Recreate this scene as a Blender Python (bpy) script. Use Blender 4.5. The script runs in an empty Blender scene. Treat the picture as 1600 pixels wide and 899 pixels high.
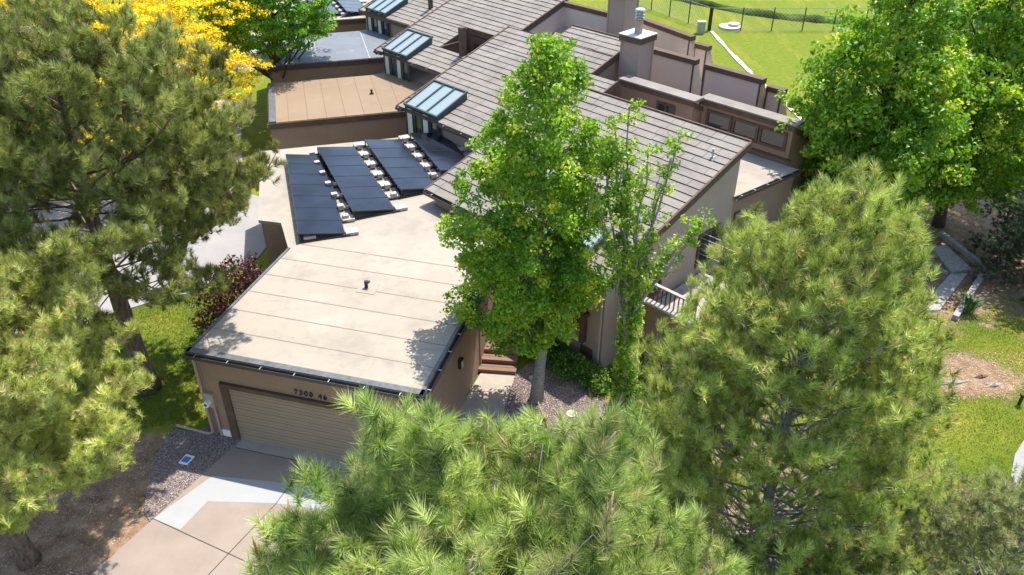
import bpy, math, random
import numpy as np
from math import radians, sin, cos, pi
from mathutils import Vector, noise

random.seed(7); rng = np.random.default_rng(7)
scene = bpy.context.scene
COL = scene.collection
# ------------------------------------------------------------------ camera
cam_d = bpy.data.cameras.new("camera"); cam = bpy.data.objects.new("camera", cam_d); COL.objects.link(cam)
cam.location = (0, 0, 16.5); cam.rotation_euler = (radians(56.5), 0, 0)
cam_d.sensor_width = 36; cam_d.lens = 28.08; cam_d.clip_start = .1; cam_d.clip_end = 2000
scene.camera = cam
# ------------------------------------------------------------------ light
SUN_AZ, SUN_EL = radians(37), radians(65)
w = bpy.data.worlds.new("World"); scene.world = w; w.use_nodes = True
nt = w.node_tree; nt.nodes.clear()
sky = nt.nodes.new('ShaderNodeTexSky'); sky.sky_type = 'NISHITA'; sky.sun_disc = False
sky.sun_elevation = SUN_EL; sky.sun_rotation = SUN_AZ
bg = nt.nodes.new('ShaderNodeBackground'); bg.inputs['Strength'].default_value = .15
out = nt.nodes.new('ShaderNodeOutputWorld')
nt.links.new(sky.outputs[0], bg.inputs[0]); nt.links.new(bg.outputs[0], out.inputs[0])
sd = bpy.data.lights.new("sun", 'SUN'); sd.energy = 3.4; sd.angle = radians(.5); sd.color = (1, .95, .87)
sun = bpy.data.objects.new("sun", sd); COL.objects.link(sun)
sv = Vector((sin(SUN_AZ)*cos(SUN_EL), cos(SUN_AZ)*cos(SUN_EL), sin(SUN_EL)))
sun.rotation_euler = sv.to_track_quat('Z', 'Y').to_euler(); sun.location = (30, 30, 60)
vs = scene.view_settings; vs.view_transform = 'Standard'; vs.look = 'None'; vs.gamma = 1; vs.exposure = 1.28
vs.use_curve_mapping = False
scene.cycles.max_bounces = 6; scene.cycles.transparent_max_bounces = 8

# ------------------------------------------------------------------ helpers
TH = radians(33.5); FPX = 1248.
def at(x, y, z=0.):                      # a point of the photograph on the level z, in metres
    a = (x-800)/FPX; b = (449.5-y)/FPX
    r = (a, cos(TH)+b*sin(TH), -sin(TH)+b*cos(TH)); t = (z-16.5)/r[2]
    return Vector((r[0]*t, r[1]*t, z))
def tag(o, label=None, cat=None, group=None, kind=None):
    if label: o['label'] = label
    if cat: o['category'] = cat
    if group: o['group'] = group
    if kind: o['kind'] = kind
    return o
def empty(name, loc, label, cat, group=None):
    o = bpy.data.objects.new(name, None); COL.objects.link(o); o.location = loc
    return tag(o, label, cat, group)
def link(name, me, mats, parent=None):
    for m in (mats if isinstance(mats, (list, tuple)) else [mats]): me.materials.append(m)
    o = bpy.data.objects.new(name, me); COL.objects.link(o)
    if parent is not None:
        o.parent = parent
        p = parent; off = Vector((0, 0, 0))
        while p is not None: off += p.location; p = p.parent
        o.location = -off if parent.parent is None else Vector((0, 0, 0))
    return o
class MB:
    def __init__(s): s.v = []; s.f = []; s.m = []; s.st = []
    def quad(s, *p, mi=0):
        s.st.append((len(s.v), len(s.f)))
        i = len(s.v); s.v += [tuple(q) for q in p]; s.f.append(tuple(range(i, i+len(p)))); s.m.append(mi); return s
    def prism(s, poly, z0, z1, mi=0, mtop=None):
        """poly = list of (x,y); z0/z1 number or list per vertex"""
        s.st.append((len(s.v), len(s.f)))
        n = len(poly)
        a = sum(poly[i][0]*poly[(i+1) % n][1]-poly[(i+1) % n][0]*poly[i][1] for i in range(n))
        Z0 = z0 if hasattr(z0, '__len__') else [z0]*n; Z1 = z1 if hasattr(z1, '__len__') else [z1]*n
        idx = list(range(n)) if a > 0 else list(range(n))[::-1]
        b = len(s.v)
        s.v += [(poly[i][0], poly[i][1], Z0[i]) for i in idx]+[(poly[i][0], poly[i][1], Z1[i]) for i in idx]
        s.f.append(tuple(b+i for i in range(n))[::-1]); s.m.append(mi)
        s.f.append(tuple(b+n+i for i in range(n))); s.m.append(mi if mtop is None else mtop)
        for i in range(n):
            j = (i+1) % n; s.f.append((b+i, b+j, b+n+j, b+n+i)); s.m.append(mi)
        return s
    def obox(s, o, X, Y, Z, mi=0):
        """box from corner o with edge vectors X,Y,Z"""
        s.st.append((len(s.v), len(s.f)))
        o, X, Y, Z = map(Vector, (o, X, Y, Z))
        if X.cross(Y).dot(Z) < 0: X, Y = Y, X
        b = len(s.v)
        s.v += [tuple(q) for q in (o, o+X, o+X+Y, o+Y, o+Z, o+X+Z, o+X+Y+Z, o+Y+Z)]
        for f in ((3, 2, 1, 0), (4, 5, 6, 7), (0, 1, 5, 4), (1, 2, 6, 5), (2, 3, 7, 6), (3, 0, 4, 7)):
            s.f.append(tuple(b+k for k in f)); s.m.append(mi)
        return s
    def beam(s, p, q, wd, ht, mi=0):
        """box beam between p and q, width wd (level), height ht, centred"""
        p, q = Vector(p), Vector(q); d = q-p
        up = Vector((0, 0, 1)); sd_ = d.cross(up)
        sd_ = Vector((1, 0, 0)) if sd_.length < 1e-6 else sd_.normalized()
        u2 = sd_.cross(d).normalized()
        return s.obox(p-sd_*wd/2-u2*ht/2, d, sd_*wd, u2*ht, mi)
    def tube(s, pts, rad, n=7, mi=0, cap=True):
        s.st.append((len(s.v), len(s.f)))
        pts = [Vector(p) for p in pts]
        rad = rad if hasattr(rad, '__len__') else [rad]*len(pts)
        b = len(s.v); N = len(pts)
        ref = None
        for i, p in enumerate(pts):
            d = (pts[min(i+1, N-1)]-pts[max(i-1, 0)]).normalized()
            if ref is None: ref = d.orthogonal().normalized()
            ref = (ref-d*ref.dot(d)); ref = ref.normalized() if ref.length > 1e-5 else d.orthogonal().normalized()
            c = d.cross(ref)
            for k in range(n):
                an = 2*pi*k/n; s.v.append(tuple(p+(ref*cos(an)+c*sin(an))*rad[i]))
        for i in range(N-1):
            for k in range(n):
                k2 = (k+1) % n
                s.f.append((b+i*n+k, b+i*n+k2, b+(i+1)*n+k2, b+(i+1)*n+k)); s.m.append(mi)
        if cap:
            s.f.append(tuple(b+k for k in range(n))[::-1]); s.m.append(mi)
            s.f.append(tuple(b+(N-1)*n+k for k in range(n))); s.m.append(mi)
        return s
    def build_each(s, name, mats, parent=None):
        ends = s.st[1:]+[(len(s.v), len(s.f))]; out_ = []
        for (v0, f0), (v1, f1) in zip(s.st, ends):
            p_ = MB(); p_.v = s.v[v0:v1]; p_.f = [tuple(i-v0 for i in f) for f in s.f[f0:f1]]; p_.m = s.m[f0:f1]; out_.append(p_.build(name, mats, parent))
        return out_
    def build(s, name, mats, parent=None, smooth=False):
        me = bpy.data.meshes.new(name); me.from_pydata(s.v, [], s.f)
        me.polygons.foreach_set('material_index', s.m)
        if smooth: me.polygons.foreach_set('use_smooth', [True]*len(s.f))
        me.update()
        return link(name, me, mats, parent)
def np_mesh(name, V, F, mats, parent=None, col=None, midx=None, smooth=False):
    """V (n,3), F (m,k) all faces k corners"""
    me = bpy.data.meshes.new(name); n, (m, k) = len(V), F.shape
    me.vertices.add(n); me.vertices.foreach_set('co', np.ascontiguousarray(V, dtype=np.float32).ravel())
    me.loops.add(m*k); me.loops.foreach_set('vertex_index', np.ascontiguousarray(F, dtype=np.int32).ravel())
    me.polygons.add(m); me.polygons.foreach_set('loop_start', np.arange(0, m*k, k, dtype=np.int32))
    if midx is not None: me.polygons.foreach_set('material_index', midx.astype(np.int32))
    if smooth: me.polygons.foreach_set('use_smooth', np.ones(m, dtype=bool))
    me.update(calc_edges=True)
    if col is not None:
        at_ = me.color_attributes.new('tint', 'FLOAT_COLOR', 'POINT')
        c = np.ones((n, 4), dtype=np.float32); c[:, :3] = col; at_.data.foreach_set('color', c.ravel())
    return link(name, me, mats, parent)

# ------------------------------------------------------------------ materials
def mat(name, col, rough=.8, spec=.3, metal=0., var=.12, scale=3., bump=0., bscale=40., col2=None, detail=6, stretch=None, bump_dist=.02):
    m = bpy.data.materials.new(name); m.use_nodes = True; t = m.node_tree; N = t.nodes; L = t.links
    p = N['Principled BSDF']; p.inputs['Roughness'].default_value = rough; p.inputs['Metallic'].default_value = metal
    p.inputs['Specular IOR Level'].default_value = spec
    tc = N.new('ShaderNodeTexCoord'); src = tc.outputs['Object']
    if stretch:
        mp = N.new('ShaderNodeMapping'); mp.inputs['Scale'].default_value = stretch; L.new(src, mp.inputs[0]); src = mp.outputs[0]
    nz = N.new('ShaderNodeTexNoise'); nz.inputs['Scale'].default_value = scale; nz.inputs['Detail'].default_value = detail
    nz.inputs['Roughness'].default_value = .6; L.new(src, nz.inputs['Vector'])
    cr = N.new('ShaderNodeValToRGB')
    c = np.array(col); a = c*(1-var); b = np.array(col2) if col2 is not None else c*(1+var)
    cr.color_ramp.elements[0].position = .32; cr.color_ramp.elements[1].position = .68
    cr.color_ramp.elements[0].color = (*a, 1); cr.color_ramp.elements[1].color = (*b, 1)
    L.new(nz.outputs[0], cr.inputs[0]); L.new(cr.outputs[0], p.inputs['Base Color'])
    if bump > 0:
        n2 = N.new('ShaderNodeTexNoise'); n2.inputs['Scale'].default_value = bscale; n2.inputs['Detail'].default_value = 5
        L.new(tc.outputs['Object'], n2.inputs['Vector'])
        bp = N.new('ShaderNodeBump'); bp.inputs['Strength'].default_value = bump; bp.inputs['Distance'].default_value = bump_dist
        L.new(n2.outputs[0], bp.inputs['Height']); L.new(bp.outputs[0], p.inputs['Normal'])
    return m
def leafmat(name, rough=.55, trans=.35, tcol=(1.15, 1.25, .5), spec=.3):
    m = bpy.data.materials.new(name); m.use_nodes = True; t = m.node_tree; N = t.nodes; L = t.links
    p = N['Principled BSDF']; p.inputs['Roughness'].default_value = rough; p.inputs['Specular IOR Level'].default_value = spec
    a = N.new('ShaderNodeAttribute'); a.attribute_name = 'tint'
    L.new(a.outputs['Color'], p.inputs['Base Color'])
    tr = N.new('ShaderNodeBsdfTranslucent')
    mx = N.new('ShaderNodeMix'); mx.data_type = 'RGBA'; mx.blend_type = 'MULTIPLY'; mx.inputs[0].default_value = 1
    L.new(a.outputs['Color'], mx.inputs[6]); mx.inputs[7].default_value = (*tcol, 1)
    L.new(mx.outputs[2], tr.inputs['Color'])
    ms = N.new('ShaderNodeMixShader'); ms.inputs[0].default_value = trans
    o = N['Material Output']; L.new(p.outputs[0], ms.inputs[1]); L.new(tr.outputs[0], ms.inputs[2]); L.new(ms.outputs[0], o.inputs[0])
    return m
def overlay(m, col, scale, lo, hi, amount=1., stretch=None, detail=5, seedv=0.):
    """mix a second (stain) colour over base colour by noise"""
    t = m.node_tree; N = t.nodes; L = t.links; p = N['Principled BSDF']
    src = p.inputs['Base Color'].links[0].from_socket
    tc = N.new('ShaderNodeTexCoord'); mp = N.new('ShaderNodeMapping'); mp.inputs['Scale'].default_value = stretch or (1, 1, 1)
    mp.inputs['Location'].default_value = (seedv, seedv*.7, 0)
    nz = N.new('ShaderNodeTexNoise'); nz.inputs['Scale'].default_value = scale; nz.inputs['Detail'].default_value = detail
    nz.inputs['Roughness'].default_value = .65
    L.new(tc.outputs['Object'], mp.inputs[0]); L.new(mp.outputs[0], nz.inputs['Vector'])
    mr = N.new('ShaderNodeMapRange'); mr.inputs[1].default_value = lo; mr.inputs[2].default_value = hi; mr.inputs[4].default_value = amount
    L.new(nz.outputs[0], mr.inputs[0])
    mx = N.new('ShaderNodeMix'); mx.data_type = 'RGBA'; L.new(mr.outputs[0], mx.inputs[0]); L.new(src, mx.inputs[6]); mx.inputs[7].default_value = (*col, 1)
    L.new(mx.outputs[2], p.inputs['Base Color']); return m

M = {}
M['stucco'] = mat('stucco', (.30, .198, .14), .92, .15, var=.07, scale=.8, bump=.5, bscale=60)
overlay(M['stucco'], (.21, .14, .10), 3, .55, .8, .35, stretch=(1, 1, .12))
M['stucco_pale'] = mat('stucco_pale', (.37, .28, .23), .92, .15, var=.06, scale=.8, bump=.4, bscale=60)
overlay(M['stucco_pale'], (.27, .20, .16), 3, .55, .8, .35, stretch=(1, 1, .12))
M['parapet_stucco'] = mat('parapet_stucco', (.58, .48, .41), .92, .15, var=.06, scale=.8, bump=.4, bscale=60)
M['trim'] = mat('brown_trim', (.105, .065, .045), .75, .3, var=.2, scale=4, bump=.2)
M['gutter'] = mat('gutter_metal', (.07, .06, .055), .5, .4, var=.2, scale=8)
M['membrane'] = mat('tan_membrane', (.32, .28, .225), .85, .2, var=.06, scale=.5, bump=.15, bscale=25, bump_dist=.01)
overlay(M['membrane'], (.20, .175, .145), .8, .5, .75, .6)
overlay(M['membrane'], (.235, .205, .165), 3.5, .56, .72, .5, seedv=21)
overlay(M['membrane'], (.19, .165, .135), 1.0, .6, .7, .35, seedv=33, stretch=(.35, 1.6, 1))
overlay(M['membrane'], (.37, .335, .28), .7, .55, .72, .6, seedv=9)
M['membrane2'] = mat('orange_tan_membrane', (.235, .17, .11), .85, .2, var=.06, scale=.5, bump=.15, bscale=25, bump_dist=.01)
overlay(M['membrane2'], (.28, .21, .15), 1.1, .55, .75, .6)
M['membrane3'] = mat('grey_membrane', (.14, .155, .175), .7, .3, var=.1, scale=.8)
overlay(M['membrane3'], (.30, .31, .32), 2.2, .6, .72, .7)
M['seam'] = mat('seam', (.25, .21, .165), .8, .2)
M['tan_seam'] = mat('tan_seam', (.17, .12, .075), .8, .2)
M['grey_seam'] = mat('grey_seam', (.32, .32, .33), .8, .2)
M['edge_metal'] = mat('grey_drip_edge', (.10, .105, .11), .55, .4, var=.3, scale=6)
M['tile'] = mat('stone_coated_tile', (.225, .20, .172), .9, .2, var=.16, scale=1.3, bump=.5, bscale=90)
overlay(M['tile'], (.165, .14, .125), 14, .5, .8, .5)
M['tile_shade'] = mat('tile_lip_shade', (.05, .04, .035), .9, .1)  # near-black front lips: shadow lines between courses put into the colour
overlay(M['tile'], (.29, .26, .235), .5, .5, .7, .5, seedv=4)
M['door'] = mat('garage_door_paint', (.285, .215, .15), .55, .3, var=.04, scale=2)
M['white'] = mat('white_paint', (.75, .74, .71), .5, .4, var=.05)
M['curtain'] = mat('curtain', (.55, .56, .52), .9, .1, var=.08, stretch=(6, 6, .4))
M['concrete'] = mat('concrete_warm', (.275, .22, .18), .9, .2, var=.08, scale=1.2, bump=.4, bscale=50, bump_dist=.008)
overlay(M['concrete'], (.30, .245, .19), 2.2, .5, .8, .6)
overlay(M['concrete'], (.22, .18, .15), 26, .64, .74, .5)
overlay(M['concrete'], (.19, .15, .12), .9, .58, .74, .45, seedv=14)
M['concrete_new'] = mat('concrete_new', (.32, .325, .32), .9, .2, var=.04, scale=2, bump=.3, bscale=60, bump_dist=.005)
M['concrete_pale'] = mat('concrete_pale', (.28, .265, .255), .9, .2, var=.07, scale=.8, bump=.3, bscale=50, bump_dist=.008)
M['concrete_grey'] = mat('concrete_grey', (.36, .31, .26), .9, .2, var=.1, scale=2, bump=.3, bscale=50, bump_dist=.008)
M['joint'] = mat('joint', (.07, .06, .05), .95, .1)
M['gravel'] = mat('gravel_base', (.17, .14, .13), .95, .2, var=.4, scale=30, bump=.8, bscale=40)
M['soil'] = mat('soil', (.10, .065, .045), .95, .1, var=.35, scale=5, bump=.7, bscale=25)
M['bark'] = mat('pine_bark', (.17, .12, .09), .95, .1, var=.45, scale=14, bump=1, bscale=18, stretch=(1, 1, .25), bump_dist=.05)
M['bark_grey'] = mat('grey_bark', (.27, .25, .23), .95, .1, var=.35, scale=18, bump=.6, bscale=25, bump_dist=.02)
M['bark_dark'] = mat('dark_bark', (.10, .075, .06), .95, .1, var=.35, scale=14, bump=.6, bscale=25)
M['steps'] = mat('stained_deck_wood', (.20, .115, .075), .7, .3, var=.15, scale=5, stretch=(1, 6, 1))
M['planks'] = mat('weathered_boards', (.33, .30, .27), .85, .2, var=.25, scale=8, bump=.4)
M['black'] = mat('black_metal', (.015, .015, .016), .45, .5)
M['block'] = mat('ballast_block', (.40, .36, .31), .9, .2, var=.1, scale=9, bump=.4)
M['steel'] = mat('galvanised', (.42, .42, .42), .45, .5, metal=.6)
M['blue'] = mat('blue_ink', (.05, .16, .42), .5, .4)
M['amber'] = mat('lamp_glass', (.45, .33, .16), .3, .5)
M['stone'] = mat('pale_stone', (.50, .47, .42), .9, .2, var=.15, scale=6, bump=.5)
M['cone'] = mat('pine_cone', (.23, .11, .05), .8, .3, var=.3, scale=40)
M['bud'] = mat('pine_bud', (.42, .27, .16), .7, .3, var=.2, scale=40)
M['pollen'] = mat('pollen_cone', (.50, .20, .05), .8, .2, var=.3, scale=20)
M['green_box'] = mat('green_cabinet', (.30, .36, .28), .6, .3)
g = bpy.data.materials.new('window_glass'); g.use_nodes = True; p = g.node_tree.nodes['Principled BSDF']
p.inputs['Base Color'].default_value = (.03, .035, .04, 1); p.inputs['Roughness'].default_value = .04; p.inputs['Specular IOR Level'].default_value = .9
M['glass'] = g
g = bpy.data.materials.new('skylight_glass'); g.use_nodes = True; p = g.node_tree.nodes['Principled BSDF']
p.inputs['Base Color'].default_value = (.24, .30, .30, 1); p.inputs['Roughness'].default_value = .15; p.inputs['Specular IOR Level'].default_value = .9
M['sky_glass'] = g
def solar_mat():
    m = bpy.data.materials.new('solar_cells'); m.use_nodes = True; t = m.node_tree; N = t.nodes; L = t.links; p = N['Principled BSDF']
    nz = N.new('ShaderNodeTexNoise'); nz.inputs['Scale'].default_value = .9; tc = N.new('ShaderNodeTexCoord'); L.new(tc.outputs['Object'], nz.inputs[0])
    cr = N.new('ShaderNodeValToRGB'); cr.color_ramp.elements[0].color = (.006, .008, .012, 1); cr.color_ramp.elements[1].color = (.014, .018, .03, 1)
    cr.color_ramp.elements[0].position = .35; cr.color_ramp.elements[1].position = .65
    L.new(nz.outputs[0], cr.inputs[0]); L.new(cr.outputs[0], p.inputs['Base Color'])
    p.inputs['Roughness'].default_value = .2; p.inputs['Specular IOR Level'].default_value = .22
    return m
M['solar'] = solar_mat()
M['needle'] = leafmat('pine_needles', .5, .22, (1.1, 1.15, .65))
M['leaf'] = leafmat('broad_leaves', .42, .42, (1.25, 1.35, .35), .4)
M['petal'] = leafmat('yellow_leaves', .6, .35, (1.1, 1.0, .4), .2)

# ------------------------------------------------------------------ ground
def ground_mat():
    m = bpy.data.materials.new('lawn_and_dirt'); m.use_nodes = True; t = m.node_tree; N = t.nodes; L = t.links; p = N['Principled BSDF']
    p.inputs['Roughness'].default_value = .95; p.inputs['Specular IOR Level'].default_value = .15
    tc = N.new('ShaderNodeTexCoord'); O = tc.outputs['Object']
    def noise_(s, d=5, r=.6, vec=O):
        n = N.new('ShaderNodeTexNoise'); n.inputs['Scale'].default_value = s; n.inputs['Detail'].default_value = d; n.inputs['Roughness'].default_value = r
        L.new(vec, n.inputs['Vector']); return n.outputs[0]
    def ramp(v, stops):
        c = N.new('ShaderNodeValToRGB'); e = c.color_ramp.elements
        while len(e) < len(stops): e.new(.5)
        for k, (ps, cl) in enumerate(stops): e[k].position = ps; e[k].color = (*cl, 1)
        L.new(v, c.inputs[0]); return c.outputs[0]
    def mix(f, a, b, mode='MIX'):
        x = N.new('ShaderNodeMix'); x.data_type = 'RGBA'; x.blend_type = mode
        if isinstance(f, float): x.inputs[0].default_value = f
        else: L.new(f, x.inputs[0])
        for s_, i in ((a, 6), (b, 7)):
            if isinstance(s_, tuple): x.inputs[i].default_value = (*s_, 1)
            else: L.new(s_, x.inputs[i])
        return x.outputs[2]
    def math_(op, a, b=None):
        x = N.new('ShaderNodeMath'); x.operation = op
        for s_, i in ((a, 0), (b, 1)):
            if s_ is None: continue
            if isinstance(s_, (int, float)): x.inputs[i].default_value = s_
            else: L.new(s_, x.inputs[i])
        return x.outputs[0]
    grass = ramp(noise_(.55), [(.3, (.075, .125, .012)), (.5, (.14, .175, .018)), (.68, (.215, .215, .03))])
    fine = ramp(noise_(22, 4), [(.3, (.62, .62, .55)), (.7, (1.3, 1.3, 1.2))])
    grass = mix(1., grass, fine, 'MULTIPLY')
    # dry streaks of the far field
    mp = N.new('ShaderNodeMapping'); mp.inputs['Rotation'].default_value = (0, 0, radians(35)); mp.inputs['Scale'].default_value = (.5, .06, 1); L.new(O, mp.inputs[0])
    dry = ramp(noise_(1.6, 4, .6, mp.outputs[0]), [(.5, (0, 0, 0)), (.75, (1, 1, 1))])
    sx = N.new('ShaderNodeSeparateXYZ'); L.new(O, sx.inputs[0])
    far = N.new('ShaderNodeMapRange'); far.inputs[1].default_value = 34; far.inputs[2].default_value = 44; L.new(sx.outputs[1], far.inputs[0])
    fg = mix(dry, (.135, .17, .013), (.235, .21, .03))
    fine2 = ramp(noise_(3.5, 5), [(.3, (.8, .82, .75)), (.7, (1.15, 1.15, 1.1))])
    fg = mix(1., fg, fine2, 'MULTIPLY')
    grass = mix(far.outputs[0], grass, fg)
    dirt = ramp(noise_(2.2, 7, .7), [(.3, (.13, .08, .05)), (.5, (.27, .18, .115)), (.7, (.42, .32, .22))])
    dirt_f = ramp(noise_(28, 3), [(.3, (.7, .7, .7)), (.7, (1.25, 1.2, 1.15))]); dirt = mix(1., dirt, dirt_f, 'MULTIPLY')
    wob = math_('MULTIPLY', math_('SUBTRACT', noise_(.9, 6, .65), .5), 2.6)
    tot = None
    for (cx, cy, rx, ry) in DIRT:
        mp2 = N.new('ShaderNodeMapping'); mp2.inputs['Location'].default_value = (-cx/rx, -cy/ry, 0); mp2.inputs['Scale'].default_value = (1/rx, 1/ry, 0); L.new(O, mp2.inputs[0])
        ln = N.new('ShaderNodeVectorMath'); ln.operation = 'LENGTH'; L.new(mp2.outputs[0], ln.inputs[0])
        d = math_('SUBTRACT', 1.1, math_('ADD', ln.outputs['Value'], wob))
        tot = d if tot is None else math_('MAXIMUM', tot, d)
    mr = N.new('ShaderNodeMapRange'); mr.inputs[1].default_value = -.12; mr.inputs[2].default_value = .25; L.new(tot, mr.inputs[0])
    col = mix(mr.outputs[0], grass, dirt); L.new(col, p.inputs['Base Color'])
    bp = N.new('ShaderNodeBump'); bp.inputs['Strength'].default_value = .8; bp.inputs['Distance'].default_value = .05; L.new(noise_(18, 6, .7), bp.inputs['Height']); L.new(bp.outputs[0], p.inputs['Normal'])
    return m
DIRT = [(-11.5, 12.6, 3.2, 3.4), (-10.6, 15.2, 1.1, 1.8), (14.6, 19.8, 1.8, 1.0), (15.5, 26.5, 3.4, 3.6), (20, 26.5, 4, 3.5), (6, 12, 3.5, 5.5), (2, 14.5, 3, 3.4), (17.5, 31, 4, 2.5)]
GM = ground_mat(); M['bank'] = mat('dark_grass_bank', (.055, .09, .015), .95, .1, var=.4, scale=3, bump=.8, bscale=12, bump_dist=.1)
gx = 400
me = MB().quad((-gx, -60, 0), (gx, -60, 0), (gx, 600, 0), (-gx, 600, 0)).build('ground', GM); tag(me, kind='structure')

def sheet(name, pts, z, m, thick=None):
    P_ = [(p_[0], p_[1]) for p_ in pts]
    mb = MB()
    mb.prism(P_, -.02 if thick is None else -.1, z, 0)
    return tag(mb.build(name, m), kind='structure')
# our driveway: slab polygons meeting at joints
dvL1, dvL2, dvL3 = at(375, 690), at(240, 812), at(60, 975)
g15 = Vector((sin(radians(15.2)), cos(radians(15.2)), 0)); r15 = Vector((g15.y, -g15.x, 0))
dvR1 = dvL1+r15*5.3
c1 = at(432, 900)
dR2 = dvL2+(c1-dvL2).normalized()*7; dR3 = dvL3+(c1-dvL2).normalized()*9
sheet('driveway', [dvL1+g15*.45, dvL1, dvL2, dvL3, dR3, dR2, dvR1, dvR1+g15*.45], .03, M['concrete'])
# newer pale slab strip laid in an L
npz = [at(332, 745), at(240, 812), at(282, 829), at(325, 785), at(432, 788), at(520, 800), at(520, 766), at(432, 755)]
mb = MB().prism([(q.x, q.y) for q in npz], .0, .034); tag(mb.build('driveway_patch', M['concrete_new']), kind='structure')
jm = MB()
def joint(a, b, z=.038, wd=.02): jm.beam((a.x, a.y, z-.004), (b.x, b.y, z-.004), wd, .008)
joint(at(240, 812), at(432, 901)); joint(at(432, 788), at(325, 901)); joint(at(480, 722), at(432, 788)); joint(dvL1+r15*.02-g15*.28, dvR1-g15*.28, wd=.015)
tag(jm.build('driveway_joints', M['joint']), kind='structure')
mb = MB().prism([(q.x, q.y) for q in (dvL1+r15*.05+g15*.3, dvR1+g15*.3, dvR1-g15*.26, dvL1+r15*.0-g15*.26)], .0, .036); tag(mb.build('garage_threshold', M['concrete_grey']), kind='structure')
# neighbour's pale driveway, left of the houses
pd = [at(90, 525), at(170, 493), at(240, 472), at(300, 458), at(360, 430), at(405, 402)]
sheet('neighbour_driveway', pd+[Vector((-9.6, 31.2, 0)), Vector((-12.5, 33, 0)), Vector((-14.5, 33.5, 0)), Vector((-24, 31, 0)), Vector((-26, 22, 0))], .03, M['concrete_pale'])
sheet('back_driveway', [Vector(q) for q in ((-13.2, 36, 0), (-15.0, 42, 0), (-15.2, 44.2, 0), (-24, 46, 0), (-24, 36, 0))], .03, M['concrete_pale'])
sheet('far_driveway', [Vector(q) for q in ((-15.5, 50, 0), (-17.5, 58, 0), (-30, 58, 0), (-30, 50, 0))], .03, M['concrete_pale'])
# walkway by the garage wall
sheet('walkway', [at(722, 634), at(752, 583), at(806, 585), at(788, 640), at(780, 680), at(700, 690)], .05, M['concrete_grey'])
jm = MB(); a, b = at(737, 612, .05), at(798, 613, .05); jm.beam(a, b, .02, .008); tag(jm.build('walkway_joint', M['joint']), kind='structure')
# gravel
GL = [at(236, 818), at(225, 800), at(232, 760), at(245, 715), at(268, 670), at(300, 676), Vector((-8.9, 17.45, 0)), dvL1+g15*.4, dvL1, dvL2]
GR = [at(806, 585), at(788, 640), at(775, 700), at(840, 770), at(950, 740), at(1000, 690), at(960, 640), at(900, 590), at(860, 560), at(830, 565)]
sheet('gravel_bed', GL, .02, M['gravel']); sheet('gravel_bed', GR, .02, M['gravel'])
def inpoly(x, y, P_):
    n = len(P_); c = np.zeros(len(x), bool)
    for i in range(n):
        x1, y1, x2, y2 = P_[i][0], P_[i][1], P_[(i+1) % n][0], P_[(i+1) % n][1]
        if y1 == y2: continue
        k = ((y1 > y) != (y2 > y)) & (x < (x2-x1)*(y-y1)/(y2-y1)+x1); c ^= k
    return c
def pebbles(name, poly, n, size, cols, label, z=.02, cat='gravel'):
    xs = [q[0] for q in poly]; ys = [q[1] for q in poly]
    x = rng.uniform(min(xs), max(xs), n); y = rng.uniform(min(ys), max(ys), n); k = inpoly(x, y, poly); x, y = x[k], y[k]; n = len(x)
    s = size*rng.uniform(.5, 1.3, n)
    base = np.array([(1, 0, 0), (0, 1, 0), (-1, 0, 0), (0, -1, 0), (0, 0, .7), (0, 0, -.4)])
    an = rng.uniform(0, 6.28, n); ca, sa = np.cos(an), np.sin(an)
    V = np.repeat(base[None], n, 0)*rng.uniform(.6, 1.2, (n, 6, 1))*s[:, None, None]
    X = V[..., 0]*ca[:, None]-V[..., 1]*sa[:, None]; Y = V[..., 0]*sa[:, None]+V[..., 1]*ca[:, None]
    V = np.stack([X+x[:, None], Y+y[:, None], V[..., 2]+z+s[:, None]*.25], -1).reshape(-1, 3)
    f = np.array([(0, 1, 4), (1, 2, 4), (2, 3, 4), (3, 0, 4), (1, 0, 5), (2, 1, 5), (3, 2, 5), (0, 3, 5)])
    F = (f[None]+np.arange(n)[:, None, None]*6).reshape(-1, 3)
    c = np.array(cols)[rng.integers(0, len(cols), n)]*rng.uniform(.7, 1.25, (n, 1)); c = np.repeat(c, 6, 0)
    o = np_mesh(name, V, F, M['pebble'], col=c); tag(o, label, cat, kind='stuff')
m = mat('pebble', (.3, .25, .22), .85, .2); t = m.node_tree; a = t.nodes.new('ShaderNodeAttribute'); a.attribute_name = 'tint'; t.links.new(a.outputs['Color'], t.nodes['Principled BSDF'].inputs['Base Color']); M['pebble'] = m
gc = [(.24, .20, .19), (.33, .26, .23), (.15, .13, .13), (.42, .35, .31), (.27, .19, .16)]
pebbles('gravel', GL, 26000, .024, gc, 'grey brown gravel between the driveway and the dirt at the garage corner')
pebbles('gravel', GR, 42000, .024, [(c[0]*1.15, c[1]*1.08, c[2]*1.05) for c in gc], 'pinkish grey gravel bed around the maple trunk by the entry walk')

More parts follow.
